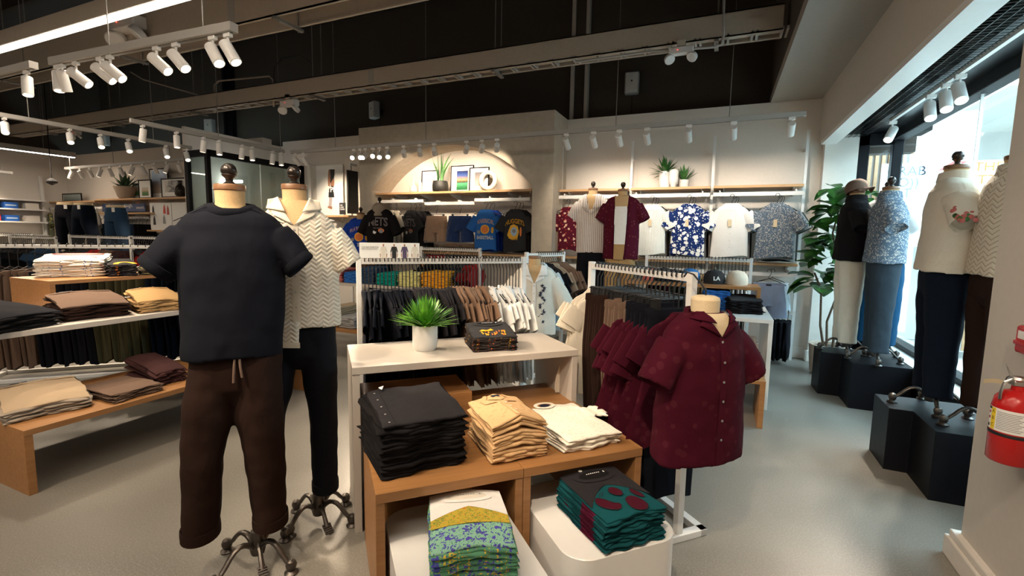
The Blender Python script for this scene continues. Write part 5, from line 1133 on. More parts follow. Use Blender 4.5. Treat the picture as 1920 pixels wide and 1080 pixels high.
vase(775.8, [(.05, 0), (.068, .02), (.066, .08), (.03, .13), (.018, .16), (.013, .24), (.018, .25)], 'pale grey bottle vase with thin neck at the left of the niche shelf', 'ceramic_grey')
vase(787.5, [(.03, 0), (.035, .05), (.033, .16), (.02, .20), (.018, .21)], 'slim grey vase beside the bottle vase on the niche shelf', 'ceramic_grey', 6.70)
m = MB(); rr, r2 = .118, .034; p = at(630 + 1232 / 4.32, 345, Y=6.56)
m.loft([[((rr + r2 * math.cos(b_)) * math.cos(a), r2 * 1.2 * math.sin(b_), (rr + r2 * math.cos(b_)) * math.sin(a)) for b_ in (2 * PI * k / 12 for k in range(12))] for a in (2 * PI * q / 36 for q in range(37))], (False, False))
tag(m.build('ring_sculpture', 'ceramic', None, (p.x, 6.56, 2.187 + rr + r2), smooth=60), 'cream ceramic ring sculpture in front of the grey picture on the niche shelf', 'sculpture')
def snake_plant(p, lab):
    t = thing('potted_snake_plant', lab, 'plant', p); rnd = random.Random(5)
    MB().lathe([(.105, 0), (.125, .02), (.128, .10), (.115, .165), (.105, .165), (.10, .14)], 28, cap=(True, False)).build('pot', 'pot_black', t, smooth=50); MB().lathe([(.001, .145), (.105, .145)], 16, cap=(False, False)).build('soil', 'soil', t)
    for i in range(9):
        a = rnd.uniform(0, 6.28); L = rnd.uniform(.28, .50); l = rnd.uniform(.0, .22); q = 8; m = MB(); vs = []; sd = Vector((math.cos(a + 1.2), math.sin(a + 1.2) * .5, 0)).normalized()
        for j in range(q + 1):
            s = j / q; c = Vector((math.cos(a) * (.03 + l * s * s), math.sin(a) * (.03 + l * s * .3), .14 + L * s)); ww = .034 * (1 - s ** 3) + .002; vs += [tuple(c + sd * ww / 2), tuple(c + Vector((0, .004, 0))), tuple(c - sd * ww / 2)]
        m.add(vs, [(3 * j + e_, 3 * j + e_ + 1, 3 * j + e_ + 4, 3 * j + e_ + 3) for j in range(q) for e_ in (0, 1)]); m.build('leaf', 'leaf_snake', t)
p = at(630 + 845 / 4.32, 355, Y=6.56); snake_plant((p.x, 6.56, 2.187), 'snake plant in a round black pot on the niche shelf')
def rosette(p, lab, n, L, pot, prof, leafm, wd=.03, el0=15, droop=.5, seed=3, sy=1):
    t = thing('potted_plant', lab, 'plant', p); rnd = random.Random(seed); MB().lathe(prof, 28, cap=(True, False)).build('pot', pot, t, smooth=50); hp = prof[-1][1]; MB().lathe([(.001, hp - .01), (prof[-1][0], hp - .012)], 16, cap=(False, False)).build('soil', 'soil', t)
    for i in range(n):
        a = i * 2.4 + rnd.uniform(-.2, .2); el = R(el0 + (85 - el0) * (i / n)); l = L * rnd.uniform(.8, 1.1); d = Vector((math.cos(a) * math.cos(el), math.sin(a) * math.cos(el), math.sin(el))); sd = Vector((-math.sin(a), math.cos(a), 0)); vs = []; q = 7
        for j in range(q + 1):
            s = j / q; c = Vector((0, 0, hp - .01)) + d * (l * s) + Vector((0, 0, -droop * l * s * s * math.cos(el))); ww = wd * (math.sin(PI * min(1, .15 + s * .85))) ; vs += [tuple(c + sd * ww / 2), tuple(c + Vector((0, 0, -ww * .2))), tuple(c - sd * ww / 2)]
        MB().add(vs, [(3 * j + e_, 3 * j + e_ + 1, 3 * j + e_ + 4, 3 * j + e_ + 3) for j in range(q) for e_ in (0, 1)]).build('leaf', leafm, t)
    return t
p = at(1246, 350, Y=6.78); rosette((p.x, 6.80, 2.187), 'spiky dark green plant in a tall white pot on the shirt wall shelf', 46, .26, 'pot_white', [(.07, 0), (.078, .02), (.082, .21), (.075, .215), (.072, .19)], 'leaf_dark', .034, 5, .25)
p = at(1281, 350, Y=6.78); rosette((p.x, 6.84, 2.187), 'small upright aloe in a low white pot on the shirt wall shelf', 22, .24, 'pot_white', [(.05, 0), (.062, .02), (.066, .10), (.06, .105), (.056, .09)], 'leaf_snake', .034, 40, .2)
p = at(1262, 350, Y=6.74); tag(MB().lathe([(.032, 0), (.036, .03), (.05, .045), (.062, .08), (.064, .20), (.055, .225), (.048, .228), (.046, .20)], 28).build('vase', 'pot_white', None, (p.x, 6.73, 2.187), smooth=50), 'white footed vase between the two plants on the shirt wall shelf', 'vase')

# ---- garments hung facing the room
WALLN = {}
def facing(px, py, Y, mat, W, L, lab, cat='hanging shirt', grp=None, z=None, yaw=0, nm='hanging_shirt', b_=.045, sl=.2, seed=1, wr=.10, hook=H_WALL, drop=.95, neckmat=None, prints=None, k=4, cuffw=.085):
    p = at(px, py, Y=Y); 
    if z is None: z = p.z
    mb = MB(); h = W / 2
    lv = [(.0, 0, 0, .075, .03), (-.03, 0, 0, .11, .035), (-.06, 0, 0, h * .78, b_), (-.10, 0, 0, h * .92, b_), (-.22, 0, 0, h * .95, b_), (-L * .6, 0, 0, h * .96, b_ * 1.1), (-L, 0, 0, h, b_ * 1.2)]
    torso(mb, lv, 44, 24, wr, seed, 2.4, k)
    for s in (-1, 1): sleeve(mb, (s * (h * .80), 0, -.12), (s * (h * .86 + sl * .5), 0, -.12 - sl * drop), (.075, b_ * .9), (cuffw, b_ * 1.05), seed=seed + s)
    o = tag(mb.build(nm, mat, None, (p.x, Y, z), yaw, 60), lab, cat, grp); fr = front_of(lv)
    tag(place('hanger', hook, None, (p.x, Y, z + .10), yaw), ('black hanger of the ' + (lab.split(', ')[0] if len(lab.split(', ')[0].split()) < 12 else ' '.join(lab.split(', ')[0].split()[:11]))), 'hanger', None)
    if neckmat:
        m = MB(); ribbon_on(m, [(math.cos(a) * .078, -.006 + math.sin(a) * .045) for a in (PI + PI * i / 14 for i in range(15))], .016, lambda x, zz: (x, fr(x, min(zz, -.001), .004), zz)); m.build('neck_band', neckmat, o)
    if prints: prints(o, fr)
    return o
def arc_text(o, fr, s, size, z0, mat, bend=.0, sx=.9, bold=.0, off=.004, nm='lettering', flare=0):
    lettering(nm, s, size, mat, o, (0, 0, 0), rot=(0, 0, 0), bold=bold, sx=sx, warp=lambda c: (c.x, fr(c.x, z0 + c.y, off), z0 + c.y * (1 + flare * abs(c.x) * 8) - bend * c.x * c.x * 10))
def disc(o, fr, x, z, r, mat, off=.004, nm='emblem', n=18, sy=1):
    m = MB(); poly_on(m, ell(x, z, r, r * sy, n), lambda a, b_: (a, fr(a, b_, off), b_), 2); return m.build(nm, mat, o)
def pw(o, fr):   # royal blue basketball tee
    arc_text(o, fr, 'WARRIORS', .086, -.175, 'white_ink', .16, .72, .004, .003); arc_text(o, fr, 'WARRIORS', .086, -.175, 'orange_ink', .16, .72, -.0015, .005)
    disc(o, fr, .0, -.30, .070, 'gold_ink', .004); disc(o, fr, .0, -.30, .055, 'orange_ink', .006); disc(o, fr, -.10, -.34, .028, 'ink_grey', .004); disc(o, fr, .115, -.31, .020, 'gold_ink', .004, sy=2.4)
    arc_text(o, fr, 'BASKETBALL', .070, -.425, 'white_ink', 0, .66, .003)
def pn(o, fr, s='NETS', mat='silver_ink'):
    arc_text(o, fr, 'BROOKLYN', .026, -.10, mat, .10, .8); arc_text(o, fr, s, .175, -.205, mat, .05, .72, .004, .003); arc_text(o, fr, s, .175, -.205, 'ink_black', .05, .72, -.005, .005)
    disc(o, fr, -.045, -.36, .026, 'white_ink'); disc(o, fr, .055, -.335, .045, 'orange_ink', .004, sy=.7); disc(o, fr, .055, -.345, .030, 'ink_grey', .006); arc_text(o, fr, 'NEW JERSEY', .030, -.30, 'silver_ink', 0, .8)
def pg(o, fr):
    arc_text(o, fr, 'NUGGETS', .092, -.180, 'gold_ink', .18, .72, .003); m = MB(); L_ = lambda a, b_: (a, fr(a, b_, .004), b_)
    poly_on(m, [(-.085, -.30), (-.06, -.24), (-.01, -.22), (.05, -.25), (.07, -.33), (.05, -.42), (-.01, -.45), (-.08, -.43), (-.11, -.38)], L_); m.build('emblem', 'gold_ink', o)
    disc(o, fr, -.005, -.33, .05, 'pale_blue_ink', .006, sy=1.3); disc(o, fr, -.005, -.32, .028, 'ink_grey', .008); arc_text(o, fr, 'DENVER', .036, -.44, 'gold_ink', 0, .8, .001); disc(o, fr, .095, -.33, .014, 'orange_ink', .004, sy=5)
S7x = lambda x: 630 + x / 4.32
S7y = lambda y: 250 + y / 4.32
facing(S7x(1215), S7y(600), 6.50, 'cobalt', .34, .62, 'royal blue basketball tee hung in the right of the niche', nm='hanging_tee', neckmat='cobalt', prints=pw, seed=2, z=1.90, yaw=R(10))
for i in (1, 2): facing(S7x(1215) + 7 * i, S7y(604), 6.50 + i * .09, 'royal', .34, .62, ORD[i - 1] + ' royal blue tee behind the blue basketball tee', nm='hanging_tee', grp='blue tees hung behind in the niche', seed=2 + i, z=1.895, yaw=R(10))
facing(S7x(1455), S7y(600), 6.50, 'darkgrey', .36, .62, 'washed black tee with a yellow emblem, hung at the right end of the niche', nm='hanging_tee', neckmat='darkgrey', prints=pg, seed=5, z=1.90, yaw=R(8))
for i in (1, 2): facing(S7x(1455) + 6 * i, S7y(604), 6.50 + i * .09, 'charcoal', .36, .62, ORD[i - 1] + ' charcoal tee behind the yellow emblem tee', nm='hanging_tee', grp='charcoal tees hung behind in the niche', seed=7 + i, z=1.895, yaw=R(8))
facing(S7x(605), S7y(605), 6.50, 'darkgrey', .36, .62, 'charcoal NETS tee hung in the left of the niche', nm='hanging_tee', neckmat='darkgrey', prints=lambda o, fr: pn(o, fr), seed=8, z=1.895, yaw=R(-14))
for i in (1, 2, 3): facing(S7x(605) + 9 * i, S7y(608), 6.50 + i * .07, ('charcoal', 'blackcloth', 'blackcloth')[i - 1], .36, .60, ORD[i - 1] + ' dark tee behind the charcoal NETS tee', nm='hanging_tee', grp='dark tees hung behind in the niche', seed=9 + i, z=1.89, yaw=R(-8))
for i in (0, 1): facing(S7x(445 + 45 * i), S7y(600), 6.55 + i * .06, 'cream', .30, .60, ('cream shirt hung behind the cap, left in the niche', 'second cream shirt hung left in the niche')[i], seed=15 + i, z=1.90, yaw=R(-30))
# shorts in the niche
def shorts(p, yaw, mat, W, L, lab, grp=None, seed=1, cat='shorts', hm=None, nm='hanging_shorts', b_=.05, z_h=.07, cords=False, tagm=None):
    mb = MB(); h = W / 2; lv = [(0, 0, 0, h * .82, b_ * .7), (-.03, 0, 0, h * .86, b_), (-L * .5, 0, 0, h, b_ * 1.3), (-L * .62, 0, 0, h, b_ * 1.3)]; torso(mb, lv, 40, 12, .12, seed, 2.4, 9, open_=False)
    for s in (-1, 1): sleeve(mb, (s * h * .5, 0, -L * .50), (s * h * .56, 0, -L), (h * .50, b_ * 1.25), (h * .56, b_ * 1.35), seed=seed + s)
    o = tag(mb.build(nm, mat, None, p, yaw, 60), lab, cat, grp); m = MB().loft([[(h * g * math.cos(t), b_ * .95 * math.sin(t) * (1 + .05 * math.sin(14 * t)), z) for t in (2 * PI * q / 48 for q in range(48))] for g, z in ((.82, .004), (.86, -.0), (.87, -.035), (.84, -.04))], (True, False)); m.build('waistband', mat, o, smooth=60)
    if tagm: B(-.03, -b_ - .004, -.028, .03, -b_ + .002, -.008).build('waist_label', tagm, o)
    tag(place('hanger', hm or H_CLIP, None, (p[0], p[1], p[2] + .155), yaw), 'black clip hanger of the ' + ' '.join(lab.split(',')[0].split()[:10]), 'hanger'); return o
p = at(S7x(815), S7y(640), Y=6.5); shorts((p.x, 6.50, 1.80), R(4), 'satin_tan', .42, .40, 'shiny beige shorts hung in the middle of the niche', seed=3)
p = at(S7x(1005), S7y(640), Y=6.5); shorts((p.x, 6.50, 1.80), R(8), 'velvet_blue', .44, .40, 'deep blue velvet shorts hung beside the beige shorts', seed=4)
p = at(S7x(810), S7y(960), Y=6.5); shorts((p.x, 6.50, 1.18), 0, 'red_cloth', .42, .38, 'dark red patterned shorts on the low rail of the niche', seed=5)
p = at(S7x(1010), S7y(960), Y=6.5); shorts((p.x, 6.50, 1.18), 0, 'blackcloth', .42, .38, 'black shorts on the low rail of the niche', seed=6)
# right bay shirts
def camp_front(col='ceramic_grey', inner='offwhite'):
    def fn(o, fr):
        L_ = lambda a, b_: (a, fr(a, min(b_, -.001), .006), b_); m = MB(); mt = o.data.materials[0].name
        for s in (-1, 1): poly_on(m, [(s * .004, -.075), (s * .05, -.085), (s * .085, -.045), (s * .06, -.005), (s * .04, -.01)], L_, 2)
        m.build('collar', inner, o); m = MB(); ribbon_on(m, [(0, -.08), (0, -.25), (0, -.45), (0, -.60)], .028, lambda a, b_: (a, fr(a, b_, .003), b_)); m.build('placket', inner, o)
        m = MB()
        for i in range(6): poly_on(m, ell(0, -.12 - i * .085, .005, .005, 8), lambda a, b_: (a, fr(a, b_, .005), b_), 1)
        m.build('button', col, o); m = MB(); poly_on(m, [(-.03, -.20), (.01, -.20), (.01, -.29), (-.03, -.29)], lambda a, b_: (a, fr(a, b_, .012), b_), 1); m.build('price_tag', 'linen_pale', o)
    return fn
WS = [(1222.7, 'sage_stripe', 'white_cloth', 'white shirt with thin sage stripes, first on the shirt wall after the open maroon shirt', .38), (1292, 'navy_floral', 'navy_floral', 'navy shirt with large white flowers on the shirt wall', .42), (1372, 'white_cloth', 'white_cloth', 'plain white short-sleeved shirt on the shirt wall', .42), (1457, 'blue_ditsy', 'blue_ditsy', 'blue and beige flecked shirt at the right end of the shirt wall', .42)]
for i, (px, m_, cm, lab, W) in enumerate(WS):
    facing(px, 384, 6.58, m_, W, .66, lab, prints=camp_front(inner=cm), seed=20 + i, z=1.955, wr=.10)
    for q, m2 in enumerate(('lightgrey', ('darkgrey', 'blackcloth', 'darkgrey', 'darkgrey')[i])):
        facing(px + 5 + 4 * q, 384, 6.70 + q * .09, m2, W, .68, ORD[q] + ' grey shirt behind the ' + ('sage-striped shirt', 'navy flowered shirt', 'plain white shirt', 'blue flecked shirt')[i], grp='grey shirts behind on the shirt wall', seed=30 + i + q, z=1.94)
p = at(1441, 531, Y=6.5); p = Vector((at(1441, 531, Y=6.55).x, 6.55, at(1441, 531, Y=6.55).z))
shorts(tuple(p), 0, 'periwinkle', .40, .42, 'pale blue-grey shorts hung low at the right end of the shirt wall', seed=9, hm=H_WALL, tagm='ink_black')
shorts((p.x + .05, 6.70, p.z), 0, 'pale_blue', .42, .42, 'pale blue shorts behind the blue-grey shorts', seed=10, hm=H_WALL)
hrail('short white rail low at the right end of the shirt wall', .52, .90, 6.66, .62, [.1], BWY)
for i in range(5):
    me = hung_pants_mesh('trousers', 'blackpants', .34, .46, .03, 40 + i); g = tag(place('hanging_trousers', me[0], None, (.58 + i * .06, 6.60, .52), R(78)), ORD[i] + ' black trousers from the left, hung low below the blue-grey shorts', 'hanging trousers', 'black trousers below the shorts'); place('waistband', me[1], g)
    tag(place('hanger', H_CLIP, None, (.58 + i * .06, 6.62, .645), R(78)), ORD[i] + ' black clip hanger from the left, below the blue-grey shorts', 'hanger', 'hangers below the shorts')
# trousers hung along the lower rails, mostly hidden
# wall mannequins
def wallman(px, pyc, Y, lab, **k):
    c = at(px, pyc, Y=Y); z = c.z; d = dict(cx=0, nz=z, S=z - .105, nr=.058, w=.20, d=.12, collar_z=z - .055, nw=.080, type='camp', vb=z - .25, hem=z - .76, hw=.195, wr=.03, k=4, linen='linen', sl=[(.27, z - .36, .075), (.27, z - .36, .075)],
        hip=(z - .70, .17), crotch=z - .95, ch=0, pants='blackpants', legs=[[(z - .78, -.09, 0, .088, .11), (z - 1.0, -.10, 0, .088, .105), (z - 1.25, -.105, 0, .075, .09), (z - 1.75, -.11, 0, .06, .075)], [(z - .78, .09, 0, .088, .11), (z - 1.0, .10, 0, .088, .105), (z - 1.25, .105, 0, .075, .09), (z - 1.75, .11, 0, .06, .075)]], r=.16)
    d.update(k); return mannequin('mannequin', lab, (c.x, Y, 0), k.get('yaw', R(5)), d)
def yy(px, py, Y=6.1): return at(px, py, Y=Y).z
wallman(1112, 357, 6.12, 'mannequin in a white shirt with wine stripes, left on the shirt wall', shirt='wine_stripe', collar_mat='wine_stripe', hem=yy(1112, 474), vb=yy(1112, 402))
t, sh_, lv_ = wallman(1168, 359, 5.98, 'mannequin in an open maroon eyelet shirt over a white vest, by the shirt wall', shirt='wine_eyelet', collar_mat='maroon', hem=yy(1168, 486, 5.98), pants='khaki', type='open', w=.215, hw=.215)
z = yy(1168, 359, 5.98); fr = front_of(lv_); m = MB(); hm = yy(1168, 486, 5.98)
patch(m, [(-.075, yy(1168, 458, 5.98)), (.070, yy(1168, 458, 5.98)), (.075, z - .19), (-.075, z - .19)], fr, .016, 8, 14); m.build('vest', 'white_cloth', sh_, smooth=60)
m = MB(); patch(m, [(-.075, z - .19), (.075, z - .19), (.082, z - .06), (-.082, z - .06)], fr, .016, 8, 6); m.build('chest_form', 'linen', sh_, smooth=60)
m = MB(); patch(m, [(-.070, hm - .0), (.045, hm - .0), (.070, yy(1168, 458, 5.98)), (-.075, yy(1168, 458, 5.98))], fr, .016, 8, 6); m.build('shorts_front', 'khaki', sh_, smooth=60)
m = MB()
for s in (-1, 1): ribbon_on(m, [(s * .084, z - .05), (s * .082, z - .2), (s * .079, z - .5), (s * (.062 if s > 0 else .078), hm + .0)], .02, lambda a, b_: (a, fr(a, b_, .019), b_))
m.build('front_edge', 'maroon', sh_)
facing(1066, 376, 6.6, 'maroon_floral', .30, .62, 'maroon shirt with large cream and red flowers, half hidden behind the striped mannequin', seed=44, z=1.93)
t, sh_, lv_ = wallman(676.5, 402, 6.0, 'mannequin in a royal blue basketball tee at the left of the niche', shirt='royal', type='tee', w=.20, hem=1.18, legs=[], yaw=R(25), sl=[(.27, 1.45, .075), (.27, 1.45, .075)])
zt = lv_[0][0]; fr0 = front_of(lv_); pw(sh_, lambda x, z_, off=0: fr0(x, z_ + zt, off)) 
for c in sh_.children:
    if c.name.startswith(('lettering', 'emblem')): c.location.z = zt
t, sh_, lv_ = wallman(712, 384, 5.9, 'mannequin in a black NETS tee under a pale cap, left of the niche', shirt='blackcloth', type='tee', w=.205, hem=1.14, yaw=R(22), sl=[(.28, 1.50, .078), (.28, 1.50, .078)], nr=.05)
zt = lv_[0][0]; fr1 = front_of(lv_); pn(sh_, lambda x, z_, off=0: fr1(x, z_ + zt, off), 'NETS', 'silver_ink')
for c in sh_.children:
    if c.name.startswith(('lettering', 'emblem')): c.location.z = zt
p = at(712, 396, Y=5.9); cap((p.x, 5.89, p.z - .005), R(28), 'stone', 'pale stone baseball cap on the mannequin in the black NETS tee', None, 1.15, tilt=(R(14), 0, 0))

# poster bay left of the niche
for px, lab in ((581.5, 'white shelving upright left of the athlete poster'), (658.5, 'white shelving upright between the poster and the niche')):
    x = at(px, 400, Y=6.70).x; t = thing('shelving_upright', lab, 'upright', (x, 6.70, 0)); z = at(px, 306, Y=6.70).z; B(-.02, -.02, 0, .02, .02, z).build('post', 'white_metal', t, smooth=0); B(-.018, .02, z - .04, .018, .15, z).build('wall_arm', 'white_metal', t, smooth=0)
t = thing('poster', 'tall white poster of an athlete with the letters YPB on the far wall', 'poster', at(595, 404, Y=6.80)); o_ = at(595, 404, Y=6.80)
def PW(px, py, Y=6.80): q = at(px, py, Y=Y); return (q.x - o_.x, q.z - o_.z)
w1 = PW(642, 308); B(0, 0, -.1, w1[0], .02, w1[1]).build('panel', 'paper', t, smooth=0)
def fig(pts, m_, nm, k=0): q = MB().prism([PW(560 + x / 5.4, 280 + y / 5.4) for x, y in pts], 0, .002); q.xf(Matrix.Translation((0, -.003 - k, 0)) @ Matrix.Rotation(R(90), 4, 'X')); q.build(nm, m_, t, smooth=0)
fig([(305, 205), (318, 205), (322, 290), (318, 380), (300, 370), (297, 300)], 'skin_ink', 'figure_print'); fig([(320, 203), (366, 203), (362, 260), (352, 330), (358, 395), (330, 400), (322, 330), (325, 262)], 'ink_black', 'figure_print', .001); fig([(350, 300), (362, 310), (360, 370), (330, 372), (328, 340)], 'skin_ink', 'figure_print', .002)
fig([(308, 392), (352, 380), (362, 486), (304, 486)], 'ink_black', 'figure_print', .001); fig([(312, 488), (342, 488), (336, 570), (338, 606), (318, 600), (305, 575)], 'silver_ink', 'figure_print', .001); fig([(300, 575), (342, 580), (340, 608), (295, 590)], 'skin_ink', 'figure_print', .002)
q = PW(622, 356); lettering('lettering', 'YPB', .13, 'white_ink', t, (q[0], -.007, q[1]), bold=.003)
a, b_ = at(643, 400, Y=6.5), at(653, 318, Y=6.5); tag(B(0, 0, 0, .03, .25, b_.z - a.z).build('banner', 'ink_black', None, (b_.x - .06, 6.52, a.z), smooth=0), 'narrow black upright banner beside the athlete poster', 'banner')
a = at(635, 402, Y=6.4); sg2 = thing('counter_sign', 'small black sign with white lines on the oak shelf by the poster', 'sign', (a.x, 6.42, a.z)); B(0, 0, 0, .13, .012, .20).build('panel', 'ink_black', sg2, smooth=0); lettering('lettering', 'YPB\nLINES\nDENIM', .034, 'white_ink', sg2, (.015, -.001, .12), align='LEFT')
shelf('short oak shelf below the athlete poster', at(600, 404, Y=6.40).x, at(655, 404, Y=6.40).x, 6.38, 6.85, at(640, 403.5, Y=6.4).z, [.1])
# glass partition
gxp, gy0 = -7.354, 5.0
o = struct('window_3', B(gxp - .03, gy0 - .03, 0, gxp + .03, gy0 + .03, 2.76).box(gxp - .03, gy0, 2.66, gxp + .03, 6.85, 2.76).box(gxp - .03, 6.79, 0, gxp + .03, 6.85, 2.76).box(gxp - .52, gy0 - .03, 2.66, gxp, gy0 + .03, 2.76).box(gxp - .52, gy0 - .03, 0, gxp - .44, gy0 + .03, 2.76).box(gxp - .03, gy0, 0, gxp + .03, 6.85, .12), 'black_frame')
B(gxp - .005, gy0, .1, gxp + .005, 6.85, 2.68).build('pane', 'partition_glass', o, smooth=0); B(gxp - .45, gy0 - .005, .1, gxp, gy0 + .005, 2.68).build('pane', 'partition_glass', o, smooth=0)
B(gxp - .008, 5.92, .1, gxp + .008, 5.93, 2.68).build('glass_joint', 'white_metal', o, smooth=0)
sl_ = MB(); 
for i in range(9): sl_.box(gxp - .47 + i * .05, 5.6, 0, gxp - .445 + i * .05, 5.64, 2.28)
tag(sl_.build('slatted_screen', 'oak_slat', None, smooth=0), 'warm timber slats seen through the narrow glass of the partition', 'screen')
tag(B(gxp - .47, 5.56, 2.32, gxp - .05, 5.62, 2.36).build('strip_light', 'mall_led', None, smooth=0), 'thin bright strip light above the slats behind the partition glass', 'strip light')

# ================================================================ jeans wall, far left
JY = 6.02
shelf('long oak shelf above the jeans displays', at(178, 374, Y=JY).x, at(353, 371, Y=JY).x, JY, 6.40, at(225, 372, Y=JY).z, [.3, 1.2, 2.1, 3.0, 3.6]); SZ = at(225, 372, Y=JY).z + .002
shelf('far left oak shelf above the jeans displays', -14.55, at(177, 374, Y=JY).x, JY, 6.40, SZ - .03, [.3, 1.2])
for c, pic, lab, inn, Y in (((118, 358, 152, 375), 'photo_road', 'small dark green road picture at the far left end of the jeans shelf', (.06, .94, .08, .92), 6.2), ((251, 341, 262.5, 371), 'photo_court', 'narrow picture half hidden at the left of the framed group on the jeans shelf', None, 6.28), ((261.5, 334.5, 283, 371), 'photo_court', 'picture of a green court leaning on the jeans shelf', (.25, .75, .15, .6), 6.2),
        ((283, 312, 314, 370.5), 'photo_sky', 'tallest framed city picture on the jeans shelf', (.12, .88, .18, .92), 6.3), ((304, 332, 348, 370.5), 'photo_mono', 'wide framed black and white picture on the jeans shelf', (.14, .86, .28, .88), 6.15)):
    f = frame(c[0], c[1], c[2], c[3], Y, pic, lab, inner=inn, bw=.025); f.location.z = SZ if c[0] > 200 else SZ - .03
p = at(234, 371, Y=6.1); rosette((p.x, 6.12, SZ), 'grey-green aloe in a tapered clay planter on the jeans shelf', 30, .36, 'pot_clay', [(.11, 0), (.14, .03), (.20, .24), (.205, .25), (.19, .25), (.18, .22)], 'leaf_grey', .06, 20, .1)
vase(338, [(.05, 0), (.09, .04), (.10, .12), (.07, .2), (.035, .24), (.035, .29), (.05, .31)], 'dark patterned vase in front of the black and white picture', 'knob_metal', 6.06, SZ, s=1.0)
# jeans forms
def jeans_form(px, pyt, Y, mat, lab, spread=.12, yaw=0, s=1.0, L=.95):
    p = at(px, pyt, Y=Y); t = thing('trouser_form', lab, 'mannequin', (p.x, Y, p.z), yaw)
    MB().loft([[(.17 * g * math.cos(a), .10 * g * math.sin(a), z) for a in (2 * PI * k / 28 for k in range(28))] for g, z in ((.90, .03), (.97, .028), (1.0, 0), (.98, -.08))]).build('waist_form', 'linen_pale', t, smooth=50)
    m = MB(); torso(m, [(-.02, 0, 0, .175, .105), (-.10, 0, 0, .19, .12), (-.26, 0, 0, .20, .125), (-.30, 0, 0, .19, .11)], 40, 8, .01, 1, 2.3, open_=False)
    for q in (-1, 1): torso(m, [(-.16, q * .09, 0, .098, .115), (-.36, q * .11, 0, .095, .11), (-.62, q * (.09 + spread), 0, .075, .09), (-L, q * (.10 + spread), 0, .062, .08)], 28, 18, .04, 3 + q, 2.1, 3)
    o = m.build('jeans', mat, t, smooth=60); MB().loft([[(.178 * g * math.cos(a), .108 * g * math.sin(a), z) for a in (2 * PI * k / 28 for k in range(28))] for g, z in ((1, -.015), (1.02, -.017), (1.03, -.055), (1.0, -.058))], (False, False)).build('waistband', mat, o, smooth=50)
    B(.07, -.125, -.10, .13, -.118, -.02).build('paper_label', 'paper', o); MB().tube([(0, .02, -.2), (0, .02, -p.z + .02)], .012, 8).build('pole', 'black_metal', t); MB().lathe([(.16, 0), (.16, .012), (.02, .02)], 24, (0, .02, -p.z)).build('foot_plate', 'black_metal', t); t.scale = (s, s, 1); return t
jeans_form(125, 383, 5.45, 'blackpants', 'black jeans form, leftmost of the three jeans forms', .04, R(20), 1.15); jeans_form(156, 383.5, 5.3, 'denim_dark', 'dark blue jeans form with spread legs, middle of the three', .10, R(5), 1.20); jeans_form(217, 388, 5.3, 'denim', 'mid-blue jeans form, rightmost of the three', .05, R(10), 1.08)
t = thing('shelf_sign', 'blue banner sign with white and orange lettering under the jeans shelf', 'sign', at(192, 397, Y=6.2)); a = at(192, 397, Y=6.2); b_ = at(271, 381, Y=6.2); B(0, 0, 0, b_.x - a.x, .02, b_.z - a.z).build('panel', flat('banner_blue', (.06, .10, .22)) and 'banner_blue', t, smooth=0)
lettering('lettering', 'soft.', .12, 'white_ink', t, (.25, -.002, .13)); lettering('lettering', 'tough.', .12, 'white_ink', t, (1.0, -.002, .13)); lettering('lettering', 'new', .09, 'orange_ink', t, (1.35, -.002, .19)); lettering('lettering', 'smooth.', .09, 'white_ink', t, (1.42, -.002, .08))
shelf('middle oak shelf under the blue banner', at(184, 400, Y=JY).x, at(280, 400, Y=JY).x, JY, 6.40, at(230, 398.5, Y=JY).z, [.3, 1.2]); shelf('short oak shelf end by the white poster', at(275, 432, Y=JY).x, at(330, 432, Y=JY).x, JY, 6.40, at(280, 431, Y=JY).z, [.2])
a = at(281, 424, Y=6.1); b_ = at(345, 379, Y=6.1); t = thing('product_poster', 'large white product poster by the partition, beside the jeans shelf', 'poster', (a.x, 6.12, a.z)); W_ = b_.x - a.x; Hh = b_.z - a.z
B(0, 0, -.1, W_, .02, Hh).build('panel', 'paper', t, smooth=0)
for i, (x, z, m_) in enumerate(((.10, .70, 'ink_black'), (.12, .25, 'ink_black'), (.42, .72, 'red_paint'), (.40, .30, 'ink_grey'), (.52, .68, 'rose'))):
    q = MB().prism([(x * W_ - .04, z * Hh - .09), (x * W_ + .04, z * Hh - .09), (x * W_ + .03, z * Hh + .03), (x * W_, z * Hh + .10), (x * W_ - .03, z * Hh + .03)], 0, .002); q.xf(Matrix.Translation((0, -.002, 0)) @ Matrix.Rotation(R(90), 4, 'X')); q.build('garment_picture', m_, t, smooth=0)
for i in range(2): B(W_ * .62 - .006, -.002, 0, W_ * .62 + .006, 0, Hh).build('panel_joint', 'ink_grey', t, smooth=0) if i == 0 else None
# jeans hung below the shelf
x0 = at(200, 410, Y=6.15).x
for i in range(14):
    m_ = ['denim_light', 'denim', 'blackcloth', 'denim_dark'][(i // 2) % 4]; me = hung_pants_mesh('jeans', m_, .34, .55, .035, 50 + i % 3)
    x = at(188 + i * 6.6, 410, Y=6.15).x; g = tag(place('hanging_jeans', me[0], None, (x, 6.15, 1.62), R(70)), {'denim_light': 'light blue', 'denim': 'mid-blue', 'blackcloth': 'black', 'denim_dark': 'dark blue'}[m_] + ' jeans under the middle oak shelf, ' + ORD[i] + ' of the row', 'hanging jeans', 'jeans hung under the middle oak shelf'); place('waistband', me[1], g)
    tag(place('hanger', H_CLIP, None, (x, 6.15, 1.745), R(70)), ORD[i] + ' clip hanger of the jeans row under the middle oak shelf', 'hanger', 'hangers of the hung jeans')
hrail('white hanging rail for jeans under the middle oak shelf', at(184, 410, Y=6.2).x, at(280, 410, Y=6.2).x, 6.2, 1.76, [.2, 1.4], 6.4)
